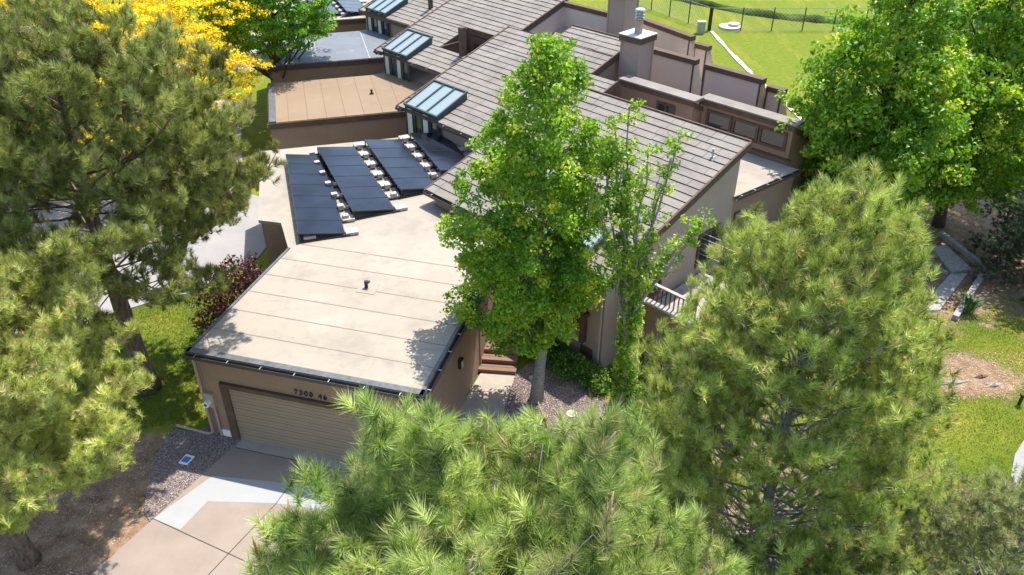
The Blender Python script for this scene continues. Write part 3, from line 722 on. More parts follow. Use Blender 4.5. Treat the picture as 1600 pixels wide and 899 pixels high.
# rear parapet walls of house 3 seen right of house 2 chimney
def wallpiece(p0, p1, zt, zb, depth, parent, m='parapet_stucco', fh=.22):
    p0 = Vector((p0[0], p0[1], 0)); p1 = Vector((p1[0], p1[1], 0)); d = p1-p0; n_ = Vector((-d.y, d.x, 0)).normalized()
    if n_.y < 0: n_ = -n_
    pa, pb = p0, p0+d; P4 = [tuple(q[:2]) for q in (pa, pb, pb+n_*.3, pb+n_*depth, pa+n_*depth, pa+n_*.3)]
    MB().prism(P4, zb, [zt-fh]*3+[zt-fh-depth*1.6]*2+[zt-fh]).build('rear_wall', M[m], parent)
    MB().obox(p0-n_*.06+UPV*(zt-fh+.002), d+d.normalized()*.06, n_*.36, UPV*fh).build('parapet', M['trim'], parent)
    jb = MB(); L_ = d.length
    for e_ in (0, L_-.08): jb.obox(p0+d.normalized()*e_-n_*.03+UPV*zb, d.normalized()*.08, n_*.028, UPV*(zt-zb-fh-.01))
    jb.build_each('wall_batten', M['trim'], parent)
a_, b_ = at(1008, 73, 5.4), at(1086, 94, 5.4); wallpiece(a_, b_, 5.4, 1.5, 1.4, H3)
a_, b_ = at(1101, 100, 5.3), at(1198, 120, 5.3); b_ = a_+D135*(b_-a_).length; wallpiece(a_, b_, 5.3, 0, 1.4, H3)
a2 = b_+D135*.02+A45*.5; wallpiece(a2, a2+D135*.75, 4.9, 0, 1.2, H3)
# ---- house 4
H4 = empty('townhouse', (-6, 52, 0), 'farthest townhouse, its flat roof covered with solar panels at the top edge', 'townhouse')
unit_flat(F4, H4, M['membrane'])
hw = MB(); shed_wall(hw, F4, [(.1, .1), (6.7, .1), (6.7, 11), (.1, 11)], 0); hw.build('house_wall', M['stucco_pale'], H4)
tile_roof(F4, [(-.12, 8.9, -.12, 12)], H4)
nb = MB(); fascia(nb, F4.r(-.15, -.14, -.1), F4.r(-.15, 10, -.1), .3, .07); fascia(nb, F4.r(-.15, -.16, -.1), F4.r(8.8, -.16, -.1), .24, .07); nb.build('fascia', M['trim'], H4)
skylight(F4, .5, 2.45, -.05, 1.6, 2.6, H4)
MB().prism(F4.poly([(4.3, 1.6), (4.5, 1.6), (4.5, 1.8), (4.3, 1.8)]), 4.2, 5.9).build('roof_post', M['trim'], H4)
a_, b_ = at(1004, 30, 5.4), at(1079, 57, 5.4); wallpiece(a_, b_, 5.4, 0, 1.4, H4); a2 = b_+D135*.02+A45*.4; wallpiece(a2, a2+D135*.75, 5.0, 0, 1.2, H4)
mb = MB(); a_ = at(890, -8, 6.1); b_ = at(966, 0, 6.1)

for h_ in (H1, H2, H3, H4): h_['group'] = 'townhouses of the stepped row'
# ------------------------------------------------------------------ solar panels
def solar_row(p0, rowdir, n, label, group, tiltdir, z=3.11, pw=.985, pl=1.58, tilt=.24, short=None, blocks=True):
    """p0 = near left (raised) corner; rowdir along the row; tiltdir down-slope to the right"""
    rowdir = rowdir.normalized(); tiltdir = tiltdir.normalized()
    T = empty('solar_array', (p0.x, p0.y, z), label, 'solar panels', group)
    dn = (tiltdir*pl-UPV*tilt).normalized(); nn = dn.cross(rowdir).normalized()
    if nn.z < 0: nn = -nn
    rk = MB()
    for s_ in (.06, pl-.08):
        q0 = Vector((p0.x, p0.y, z+.05))+tiltdir*s_-rowdir*.05; rk.beam(q0, q0+rowdir*(n*pw+.1), .05, .06)
    for k in range(n+1):
        q0 = Vector((p0.x, p0.y, z+.03))+rowdir*(k*pw)
        rk.beam(q0-tiltdir*(.3 if blocks else .0), q0+tiltdir*(pl+.15), .06, .05)
        rk.beam(q0+tiltdir*.03, q0+tiltdir*.03+UPV*(tilt+.04), .04, .04)
    rk.build('rack', M['black'], T)
    fr0 = None
    for k in range(n):
        c0 = Vector((p0.x, p0.y, z+tilt+.07))+rowdir*(k*pw+.012)
        cm = MB().obox(c0, rowdir*(pw-.024), dn*pl, nn*.035); pn = cm.build('solar_panel', M['black'], T)
        MB().obox(c0+nn*.036+rowdir*.018+dn*.018, rowdir*(pw-.06), dn*(pl-.036), nn*.003).build('cells', M['solar'], pn)
    if blocks:
        for k in range(n+1):
            q0 = Vector((p0.x, p0.y, z+.05))+rowdir*(k*pw-.2 if k else .02)
            MB().obox(q0-tiltdir*.34, tiltdir*.2, rowdir*.19, UPV*.17).build('ballast_block', M['block'], T)
            MB().obox(Vector((p0.x, p0.y, z+.02))+rowdir*(k*pw-.02)+tiltdir*(pl+.02), tiltdir*.42, rowdir*.36, UPV*.09).build('paver', M['block'], T)
    else:
        MB().obox(Vector((p0.x, p0.y, z+.06))+rowdir*.02+tiltdir*.15, tiltdir*.4, rowdir*.2, UPV*.1).build('ballast_block', M['block'], T)
        for k in range(n+1):
            MB().obox(Vector((p0.x, p0.y, z+.02))+rowdir*(k*pw-.02)+tiltdir*(pl+.02), tiltdir*.42, rowdir*.36, UPV*.09).build('paver', M['block'], T)
    return T
rows = [((466, 367), (446, 242), (540, 358), 7, False), ((551, 332), (495, 231), (617, 323), 6, True), ((626, 298), (569, 219.5), (671.5, 291), 5, True), ((688, 268), (640, 209), (735, 262), 4, True)]
sl_ = ['longest solar row, nearest the pine and the roof edge', 'second solar row from the pine, six dark panels', 'third solar row from the pine, five dark panels', 'short solar row half hidden behind the maple']
td = Vector((sin(radians(70)), cos(radians(70)), 0))
for (a, b, c_, n, bl), lab in zip(rows, sl_):
    A_ = at(*a, 3.42); B_ = at(*b, 3.42); rd = Vector((sin(radians(-22)), cos(radians(-22)), 0)); rd = (B_-A_).normalized()
    solar_row(A_, rd, n, lab, 'solar rows on the tan roof', Vector((rd.y, -rd.x, 0)), pw=(B_-A_).length/n, blocks=bl, pl=1.52)
# far roof
for k, (a, lab) in enumerate((((497, 25), 'far solar row under the green tree branches, at the top edge of the photo'), ((542, 23), 'far solar row next to the farthest skylight'), )):
    A_ = at(a[0]-0, a[1], 3.0); rd = Vector((sin(radians(-22)), cos(radians(-22)), 0))
    solar_row(A_, rd, 5, lab, 'solar rows on the farthest flat roof', Vector((rd.y, -rd.x, 0)), z=2.86, pl=1.52, blocks=True)

#@@VEG@@
# ------------------------------------------------------------------ vegetation
def unit(v): return v/np.maximum(np.linalg.norm(v, axis=-1, keepdims=True), 1e-9)
def ortho(ax):
    h = np.where(np.abs(ax[:, 2:3]) < .9, np.array([[0, 0, 1.]]), np.array([[1., 0, 0]])); p_ = unit(np.cross(ax, h)); return p_, np.cross(ax, p_)
def needle_mesh(C, A, n, L, wd, shoot, cols, spread=(25, 80), base_dark=.75):
    """C centres, A axes of shoots; n needles each; returns V,F,colour"""
    N = len(C); C = np.repeat(C, n, 0); A = np.repeat(A, n, 0); cols = np.repeat(cols, n, 0)
    p1, p2 = ortho(A); t_ = rng.random(N*n); an = rng.uniform(0, 2*pi, N*n)
    ph = np.radians(spread[1]+(spread[0]-spread[1])*t_+rng.normal(0, 9, N*n))
    rad = p1*np.cos(an)[:, None]+p2*np.sin(an)[:, None]
    d = A*np.cos(ph)[:, None]+rad*np.sin(ph)[:, None]; d[:, 2] += .12; d = unit(d)
    b = C+A*((t_-.5)*np.repeat(shoot, n)[:, None] if hasattr(shoot, '__len__') else (t_-.5)[:, None]*shoot)
    ln = L*rng.uniform(.7, 1.1, N*n)
    side = unit(np.cross(d, rng.normal(size=d.shape)))*(wd/2)
    V = np.stack([b-side, b+side, b+d*ln[:, None]], 1).reshape(-1, 3)
    F = np.arange(N*n*3).reshape(-1, 3)
    c = cols*rng.uniform(.75, 1.25, (N*n, 1)); c = np.repeat(c, 3, 0)
    return V, F, c
def interp(prof, z): return np.interp(z, [p_[0] for p_ in prof], [p_[1] for p_ in prof])
def pine(name, label, base, H, prof, tuft, n, L, wd, cols, dz=.55, per=5, droop=(.9, -.05), density=1., seed=1, bark='bark', ell=(1, 1, 0), trunk_r=.2, pollen=0, group=None, dead=0, cat='pine tree', leaders=0, shoot=.16, axis_up=.45, cones=None, crown_label=None, buds=0, sec_len=.36, zc0=None, lean=(0, 0), spread=(25, 80), mult=3, jit=.15, thin=.15, extra=()):
    global rng; rng = np.random.default_rng(seed); random.seed(seed)
    T = empty(name, base, label, cat, group); base = Vector(base)
    tb = MB(); hN = 14; axis_ = []
    for k in range(hN+1):
        f = k/hN; axis_.append(base+Vector((lean[0]*f+.12*sin(f*5+seed)*f, lean[1]*f+.12*cos(f*4+seed)*f, H*.97*f)))
    rr = [trunk_r*(1.35 if k == 0 else 1)*(1-k/hN)**.8+.02 for k in range(hN+1)]; tb.tube(axis_, rr, 9)
    def ax(z):
        f = min(max(z/(H*.97), 0), .999)*hN; k = int(f); return axis_[k].lerp(axis_[k+1], f-k)
    zmin, zmax = prof[0][0], prof[-1][0]; C, A, W = [], [], []
    def add_tufts(p_, q_, k0=.25, up=axis_up, step=tuft):
        d = q_-p_; ln = d.length; m = max(1, int(ln*(1-k0)/step*density+.5)); dn = d.normalized()
        for k in range(m):
            f = k0+(1-k0)*(k+1)/m; c = p_+d*f+Vector([random.gauss(0, .06) for _ in range(3)])*(1 if ln > .3 else .4)
            a = (dn*(1-up)+Vector((0, 0, up))+Vector([random.gauss(0, .25) for _ in range(3)])).normalized()
            C.append(c); A.append(a); W.append(f)
    z = zmin; wh = 0
    while z < zmax-.1:
        m = per+random.randint(-1, 1); a0 = random.uniform(0, 6.28)
        fz = (z-zmin)/(zmax-zmin)
        for k in range(m):
            az = a0+2*pi*k/m+random.uniform(-.35, .35)
            R_ = interp(prof, z)*random.uniform(.72, 1.08)
            dx, dy = cos(az), sin(az)
            ca, sa = cos(ell[2]), sin(ell[2]); lx = (dx*ca+dy*sa)/ell[0]; ly = (-dx*sa+dy*ca)/ell[1]; R_ /= math.hypot(lx, ly)
            el0 = droop[1]+(droop[0]-droop[1])*fz**1.3+random.uniform(-.1, .12)
            p0 = ax(z+random.uniform(-.12, .12)*dz)
            pts = [p0]; S = 6; dirh = Vector((dx, dy, 0))
            for s_ in range(1, S+1):
                f = s_/S; e = el0+.45*(f**2)+random.uniform(-.08, .08)
                dirh = (dirh+Vector((random.gauss(0, .1), random.gauss(0, .1), 0))).normalized()
                pts.append(pts[-1]+(dirh*cos(e)+UPV*sin(e))*(R_/S/max(cos(el0*.7), .5)))
            r0 = max(.008, trunk_r*thin*(R_/max(p_[1] for p_ in prof))+.006)
            tb.tube(pts, [r0*(1-.85*i/S) for i in range(S+1)], 5, cap=False)
            add_tufts(pts[-2], pts[-1], .2)
            nsec = max(2, int(R_*3.1*density))
            for j in range(nsec):
                f = .28+.70*(j+.5)/nsec; ff = f*S; i = min(int(ff), S-1); q = pts[i].lerp(pts[i+1], ff-i)
                bd = (pts[i+1]-pts[i]).normalized(); sg = 1 if j % 2 else -1
                sd_ = bd.cross(UPV).normalized()*sg
                ln = (sec_len*R_*(1.15-f)+.25)*random.uniform(.6, 1.2)
                d_ = (bd*.65+sd_*random.uniform(.5, .95)+UPV*random.uniform(.0, .45)).normalized()
                e_ = q+d_*ln+UPV*ln*.12; tb.tube([q, q.lerp(e_, .5)-UPV*.02, e_], [r0*.45, r0*.3, .006], 4, cap=False)
                add_tufts(q, e_, .3)
                if ln > .7:
                    for _ in range(int(ln*2.4*density)):
                        q2 = q.lerp(e_, random.uniform(.35, .85)); d2 = (d_+Vector([random.gauss(0, .55) for _ in range(3)])+UPV*.25).normalized(); l2 = ln*.4*random.uniform(.6, 1.1)
                        tb.tube([q2, q2+d2*l2], [r0*.25, .005], 3, cap=False); add_tufts(q2, q2+d2*l2, .4)
        z += dz*random.uniform(.85, 1.15); wh += 1
    for k in range(3+leaders):
        q = ax(H*.9); a = random.uniform(0, 6.28); e_ = q+Vector((cos(a)*.25, sin(a)*.25, H*.08)); tb.tube([q, e_], [.02, .008], 4, cap=False); add_tufts(q, e_, .1)
    for (zs, e_) in extra:
        q = ax(zs); e_ = Vector(e_); md = Vector((e_.x*.85+q.x*.15, e_.y*.85+q.y*.15, q.z*.45+e_.z*.55)); tb.tube([q, md, e_], [.035, .025, .01], 6, cap=False)
        for j in range(7):
            f = .25+.75*j/6; c_ = md.lerp(e_, f); sd_ = Vector((random.gauss(0, 1), random.gauss(0, 1), .9)).normalized()*random.uniform(.12, .3)*(1.2-f*.6); tb.tube([c_, c_+sd_], [.012, .005], 3, cap=False); add_tufts(c_, c_+sd_, .2)
        add_tufts(md, e_, .0)
    for k in range(dead):
        zz = random.uniform(zmin*.75, zmin+(zmax-zmin)*.4); a = random.uniform(0, 6.28); q = ax(zz); R_ = interp(prof, zz)*random.uniform(.25, .6)
        p3 = [q, q+Vector((cos(a), sin(a), .1))*R_*.5, q+Vector((cos(a+.2), sin(a+.2), .02))*R_]; tb.tube(p3, [.04, .025, .008], 4, cap=False)
        for _ in range(3): q2 = p3[1].lerp(p3[2], random.random()); tb.tube([q2, q2+Vector([random.gauss(0, .3) for _ in range(3)])], [.012, .004], 3, cap=False)
    C = np.array([tuple(c) for c in C]); A = unit(np.array([tuple(a) for a in A])); W = np.array(W)
    nb_ = len(C); C = np.concatenate([C]+[C+rng.normal(0, jit, C.shape) for _ in range(mult-1)]); A = unit(np.concatenate([A]+[A+rng.normal(0, .45, A.shape)+np.array([[0, 0, .2]]) for _ in range(mult-1)]))
    cl = np.array(cols); k = rng.random(len(C)); cc = cl[0]*(1-k[:, None])+cl[1]*k[:, None]
    old = rng.random(len(C)) < .10; cc[old] = cl[2]; dk_ = rng.random(len(C)) < .15; cc[dk_] = cl[0]*.65
    nn = np.array([noise.noise(Vector(c)*.9) for c in C]); cc = cc*(1+.35*nn[:, None])
    V, F, c_ = needle_mesh(C, A, n, L, wd, shoot, cc, spread)
    mi = np.zeros(len(F))
    ms = [M['needle']]
    if pollen:
        kk = rng.choice(len(C), int(len(C)*pollen)); base_ = np.array([(1, 0, 0), (0, 1, 0), (-1, 0, 0), (0, -1, 0), (0, 0, 1.2), (0, 0, -1)])*.036
        PV = (C[kk]+A[kk]*(L*.55))[:, None]+base_[None]*rng.uniform(.6, 1.3, (len(kk), 1, 1)); f = np.array([(0, 1, 4), (1, 2, 4), (2, 3, 4), (3, 0, 4), (1, 0, 5), (2, 1, 5), (3, 2, 5), (0, 3, 5)])
        PF = (f[None]+np.arange(len(kk))[:, None, None]*6).reshape(-1, 3)+len(V)
        V = np.concatenate([V, PV.reshape(-1, 3)]); F = np.concatenate([F, PF]); c_ = np.concatenate([c_, np.tile([[.5, .2, .05]], (len(kk)*6, 1))]); mi = np.concatenate([mi, np.ones(len(PF))]); ms.append(M['pollen'])
    tb.build('trunk', M[bark], T, True)
    if buds:
        bm_ = MB(); kk = rng.choice(len(C), int(len(C)*buds), replace=False)
        for i in kk:
            q = Vector(C[i]); a = (Vector(A[i])+UPV*1.2).normalized(); bm_.tube([q, q+a*L*.9, q+a*L*1.6], [.008, .012, .004], 5)
            for _ in range(3): a2 = (a+Vector([random.gauss(0, .3) for _ in range(3)])).normalized(); bm_.tube([q+a*L*.3, q+a*L*.3+a2*L*.5], [.008, .004], 4)
        i0 = len(V); 
        # triangulate bud quads into the crown mesh
        BV = np.array(bm_.v); BF = []
        for f in bm_.f:
            for j in range(1, len(f)-1): BF.append((f[0], f[j], f[j+1]))
        BF = np.array(BF)+i0; V = np.concatenate([V, BV]); F = np.concatenate([F, BF]); c_ = np.concatenate([c_, np.tile([[.4, .25, .12]], (len(BV), 1))])
        mi = np.concatenate([mi, np.full(len(BF), len(ms))]); ms.append(M['bud'])
    np_mesh('crown', V, F, ms, T, col=c_, midx=mi)
    if cones:
        for k in range(cones):
            i = rng.integers(0, len(C)); q = Vector(C[i])-Vector(A[i])*.05; cm = MB()
            a_ = Vector((random.gauss(0, 1), random.gauss(0, 1), .3)).normalized()
            cm.tube([q+a_*.07*s_ for s_ in (-.5, -.25, .1, .4, .6)], [.012, .032, .034, .02, .004], 8); cm.build('pine_cone', M['cone'], T)
    print(name, 'tufts', len(C), 'tris', len(F)); return T

def leaf_mesh(C, n_each, rad, size, cols, up=.6, squash=.7):
    N = len(C); n = N*n_each; Cc = np.repeat(C, n_each, 0); cc = np.repeat(cols, n_each, 0)
    off = rng.normal(size=(n, 3)); off = unit(off)*rng.random((n, 1))**.45
    r = np.repeat(rad, n_each)[:, None] if hasattr(rad, '__len__') else rad
    off = off*r; off[:, 2] *= squash; P_ = Cc+off
    nr = unit(rng.normal(size=(n, 3))*.75+np.array([[0, 0, up]])+off/np.maximum(r, .01)*.5); a, b = ortho(nr)
    an = rng.uniform(0, 2*pi, n)[:, None]; t_ = a*np.cos(an)+b*np.sin(an); s_ = np.cross(nr, t_)
    sz = size*rng.uniform(.6, 1.25, (n, 1))
    t_[:, 2] -= .25
    # leaf: base, left, tip, right folded along the midrib
    V = np.stack([P_-t_*sz*.5, P_+s_*sz*.36+nr*sz*.12, P_+t_*sz*.55-nr*sz*.08, P_-s_*sz*.36+nr*sz*.12], 1).reshape(-1, 3)
    i = np.arange(n)*4; F = np.stack([np.stack([i, i+1, i+2], 1), np.stack([i, i+2, i+3], 1)], 1).reshape(-1, 3)
    c = cc*rng.uniform(.7, 1.3, (n, 1))*np.array([1, 1, 1]); return V, F, np.repeat(c, 4, 0)
def tint(C, c1, c2, c3, f=.6, seed=0):
    k = np.clip(np.array([noise.noise(Vector(c)*f+Vector((seed, 0, 0))) for c in C])*1.2+.5, 0, 1)[:, None]
    cc = np.array(c1)*(1-k)+np.array(c2)*k; r = rng.random(len(C)) < .15; cc[r] = c3; return cc
def broadleaf(name, label, base, H, prof, nclump, per, rad, size, cols, trunk_r=.16, seed=1, bark='bark_grey', limbs=46, group=None, cat='tree', lobes=.3, ell=(1, 1, 0), fork=.22, matn='leaf', squash=.75, hollow=.55, up=.6, lfreq=2.2, lean=(0, 0), gap=-.28, offs=0):
    global rng; rng = np.random.default_rng(seed); random.seed(seed)
    T = empty(name, base, label, cat, group); B = Vector(base); tb = MB(); K = 10
    axp = [B+Vector((.1*sin(k*.9+seed)+lean[0]*k/K, .1*cos(k*.8+seed)+lean[1]*k/K, H*.93*k/K)) for k in range(K+1)]
    tb.tube(axp, [trunk_r*(1.3 if k == 0 else 1)*(1-k/K)**.75+.015 for k in range(K+1)], 10)
    z0, z1 = prof[0][0], prof[-1][0]; C = []; R2 = []
    while len(C) < nclump:
        z = random.uniform(z0, z1); Rm = interp(prof, z)
        if random.random() > (Rm/max(p_[1] for p_ in prof))**1.3+.05: continue
        az = random.uniform(0, 2*pi); d = Vector((cos(az), sin(az), 0))
        nz = noise.noise(Vector((d.x*lfreq, d.y*lfreq, z*lfreq*.45+seed*3.1)))
        Rr = Rm*(1+lobes*nz*1.6)
        ca, sa = cos(ell[2]), sin(ell[2]); lx = (d.x*ca+d.y*sa)/ell[0]; ly = (-d.x*sa+d.y*ca)/ell[1]; Rr /= math.hypot(lx, ly)
        f = (hollow+(1-hollow)*random.random()**.7) if random.random() < .8 else random.random()**.5*.9
        if noise.noise(Vector((d.x*2.5*f, d.y*2.5*f, z*1.1))+Vector((seed, 5, 9))) < gap: continue
        fz = min(z/(H*.93), 1)
        C.append((B.x+offs*(1-fz)+lean[0]*fz+d.x*Rr*f, B.y+lean[1]*fz+d.y*Rr*f, B.z+z+random.uniform(-.1, .1)))
    C = np.array(C)
    idx = rng.choice(len(C), min(limbs, len(C)), replace=False)
    for i in idx:
        c = Vector(C[i]); h = c.z-B.z; rr = math.hypot(c.x-B.x, c.y-B.y); zs = max(H*fork*.8, h-rr*random.uniform(.8, 1.5)); zs = min(zs, H*.9)
        f = zs/(H*.93)*K; k = min(int(f), K-1); q = axp[k].lerp(axp[k+1], f-k); m_ = q.lerp(c, .5)+UPV*(-.1*rr)
        tb.tube([q, q.lerp(m_, .5)+Vector((random.gauss(0, .05), random.gauss(0, .05), 0)), m_, m_.lerp(c, .5)+UPV*.05, c], [trunk_r*.32+.01, trunk_r*.25, trunk_r*.18, trunk_r*.1, .006], 5, cap=False)
    cc = tint(C, *cols, seed=seed)
    rd = rad*rng.uniform(.6, 1.25, len(C))
    V, F, c_ = leaf_mesh(C, per, rd, size, cc, up, squash)
    tb.build('trunk', M[bark], T, True); np_mesh('crown', V, F, M[matn], T, col=c_)
    print(name, 'leaves', len(F)//2); return T

def shrub(name, label, c, R, H, n, per, size, cols, cat='shrub', seed=1, group=None, matn='leaf', rad=.16, z0=.1):
    global rng; rng = np.random.default_rng(seed); random.seed(seed)
    c = Vector(c); T = empty(name, (c.x, c.y, 0), label, cat, group); tb = MB(); C = []
    for k in range(n):
        az = random.uniform(0, 6.28); f = random.random()**.5; h = z0+(H-z0)*random.random()*(1-.55*f*f)
        rr = R*f*(1+.35*noise.noise(Vector((cos(az)*1.5, sin(az)*1.5, h+seed)))); C.append((c.x+cos(az)*rr, c.y+sin(az)*rr, h))
    for k in range(10): tb.tube([(c.x+random.gauss(0, .05), c.y+random.gauss(0, .05), 0), C[k]], [.02, .006], 4, cap=False)
    C = np.array(C); cc = tint(C, *cols, f=1.5, seed=seed); V, F, c_ = leaf_mesh(C, per, rad, size, cc, .6, .8)
    tb.build('stem', M['bark_dark'], T); np_mesh('foliage', V, F, M[matn], T, col=c_); return T

PG = ((.20, .225, .055), (.44, .46, .13), (.36, .31, .15))
# big pine on the left lawn
pine('pine_tree', 'tall dark green pine with a bare leaning trunk on the left lawn', (-11.4, 19.2, 0), 11.4,
     [(3.8, 3.3), (4.8, 5.1), (6.0, 6.0), (7.4, 5.1), (8.8, 3.2), (10.2, 1.4), (11.0, .5)], .30, 58, .21, .014, PG, dz=.58, per=6, seed=3, trunk_r=.28, dead=16, buds=.006, mult=5, jit=.10, thin=.14, axis_up=.7, spread=(15, 72))
# yellow green pine at lower left
pine('pine_tree', 'yellow-green pine cut by the left edge of the photo, above the brown dirt', (-11.9, 12.7, 0), 7.7,
     [(2.2, 2.0), (3.2, 3.5), (4.6, 4.35), (5.8, 3.3), (7.2, 1.2)], .23, 60, .19, .011, ((.42, .47, .11), (.72, .72, .24), (.62, .54, .25)), dz=.42, per=7, seed=8, trunk_r=.2, buds=.006, mult=5, jit=.10, axis_up=.7, spread=(15, 75), thin=.1)
# foreground pine
pine('pine_tree', 'bright green pine top in the foreground, long needles and upright buds', (-.02, 4.2, 0), 11.85,
     [(8.2, 2.4), (9.4, 2.2), (10.2, 1.9), (10.8, 1.6), (11.2, 1.3), (11.5, 1.0)], .155, 100, .16, .0058, ((.24, .34, .075), (.54, .60, .19), (.48, .46, .2)), dz=.25, per=7, seed=12, trunk_r=.09, buds=.035, bark='bark_grey', dead=12, ell=(1.0, .85, 0), cones=9, shoot=.13, leaders=2, sec_len=.34, axis_up=.65, mult=5, jit=.08, extra=((9.6, (-1.0, 4.35, 12.42)), (9.8, (-.62, 4.35, 12.35)), (9.3, (-1.35, 4.15, 11.9)), (9.8, (.75, 4.4, 12.3)), (8.3, (-1.95, 3.95, 11.3)), (8.8, (-1.75, 4.1, 11.6))), droop=(.45, -.05), thin=.2, spread=(18, 78))
# pine at right
pine('pine_tree', 'broad pine with orange pollen cones and pale grey trunk in front of the deck', (4.85, 10.3, 0), 10.5,
     [(1.2, 3.3), (4, 3.3), (6, 3.0), (7.8, 2.4), (9.0, 1.8), (9.9, 1.1), (10.4, .5)], .25, 60, .175, .011, ((.29, .36, .075), (.60, .64, .18), (.55, .50, .18)), dz=.42, per=7, seed=21, trunk_r=.13, bark='bark_grey', pollen=.03, dead=60, mult=4, jit=.085, thin=.22, axis_up=.65, spread=(15, 75))
pine('pine_tree', 'small dull grey-green pine in the bottom right corner of the photo', (8.6, 8.9, 0), 6.0,
     [(1.2, 1.8), (3, 2.3), (4.5, 1.8), (5.9, .4)], .22, 60, .12, .009, ((.22, .26, .10), (.42, .44, .18), (.40, .34, .18)), dz=.38, per=7, seed=31, trunk_r=.10, bark='bark_grey', mult=5, jit=.08)
ML = ((.13, .26, .022), (.28, .43, .04), (.47, .53, .06))
broadleaf('maple_tree', 'tall bright green maple standing in the gravel bed, shading the tan garage roof', (.85, 18.6, 0), 11.2,
     [(2.6, 1.0), (3.7, 1.75), (5.2, 1.9), (7.2, 1.7), (8.6, 1.4), (10, .95), (11.1, .3)], 1150, 60, .29, .105, ML, trunk_r=.17, seed=5, limbs=70, lean=(.0, 0), offs=-.95, lobes=.5, gap=-.12)
# trees at the right
broadleaf('shade_tree', 'large green broadleaf tree standing right beside the clerestory windows, left of its neighbour', (13.6, 28.0, 0), 11.4,
     [(2.0, 2.0), (4.2, 3.0), (6.3, 3.0), (8.2, 2.0), (9.8, 1.2), (11.4, .4)], 1150, 44, .42, .17, ML, trunk_r=.22, seed=15, limbs=50, bark='bark_dark', lobes=.45)
broadleaf('shade_tree', 'green broadleaf tree with a pointed top, between its larger neighbour and the dark spruce', (18.1, 29.8, 0), 11.9,
     [(1.8, 2.0), (4, 3.0), (7.0, 2.7), (9.2, 1.6), (11.7, .45)], 1050, 44, .42, .17, ML, trunk_r=.2, seed=16, limbs=40, bark='bark_dark', lobes=.45)
# conifers along the right edge
SP = ((.045, .085, .045), (.10, .15, .08), (.14, .15, .09))
pine('spruce_tree', 'dark blue-green spruce with drooping boughs at the right edge', (20.6, 25.2, 0), 9,
     [(.8, 3.3), (3, 2.9), (6, 1.6), (8.9, .3)], .2, 60, .09, .016, SP, dz=.42, per=6, seed=41, trunk_r=.2, droop=(.3, -.35), bark='bark_dark', cat='spruce tree', axis_up=.1, spread=(40, 85))
pine('pine_tree', 'very dark pine rising behind the broadleaf trees in the upper right corner', (25.0, 34.5, 0), 15,
     [(4, 3.4), (8, 4.2), (11, 3.6), (14.8, .8)], .34, 45, .26, .018, ((.03, .05, .025), (.07, .09, .04), (.09, .08, .05)), dz=.75, per=5, seed=42, trunk_r=.3, bark='bark_dark')
# yellow tree
broadleaf('yellow_tree', 'golden yellow leaved tree behind the dark pine at upper left', (-18.9, 36.6, 0), 10.2,
     [(2.0, 4.0), (3.6, 6.9), (5.6, 7.0), (7.6, 5.2), (9.4, 2.0)], 2300, 40, .42, .13, ((.72, .56, .015), (.86, .72, .03), (.66, .46, .01)), trunk_r=.25, seed=51, matn='petal', bark='bark_dark', squash=.32, up=1.4, lobes=.3, limbs=60)
broadleaf('locust_tree', 'green locust tree spreading over the grey flat roof at the top of the photo', (-12.6, 42.6, 0), 9.4,
     [(3.8, 2.2), (5.2, 3.5), (7.0, 3.5), (9.0, 1.4)], 900, 46, .42, .15, ((.11, .25, .025), (.24, .44, .04), (.34, .5, .06)), trunk_r=.2, seed=52, squash=.4, up=1.1, bark='bark_dark')
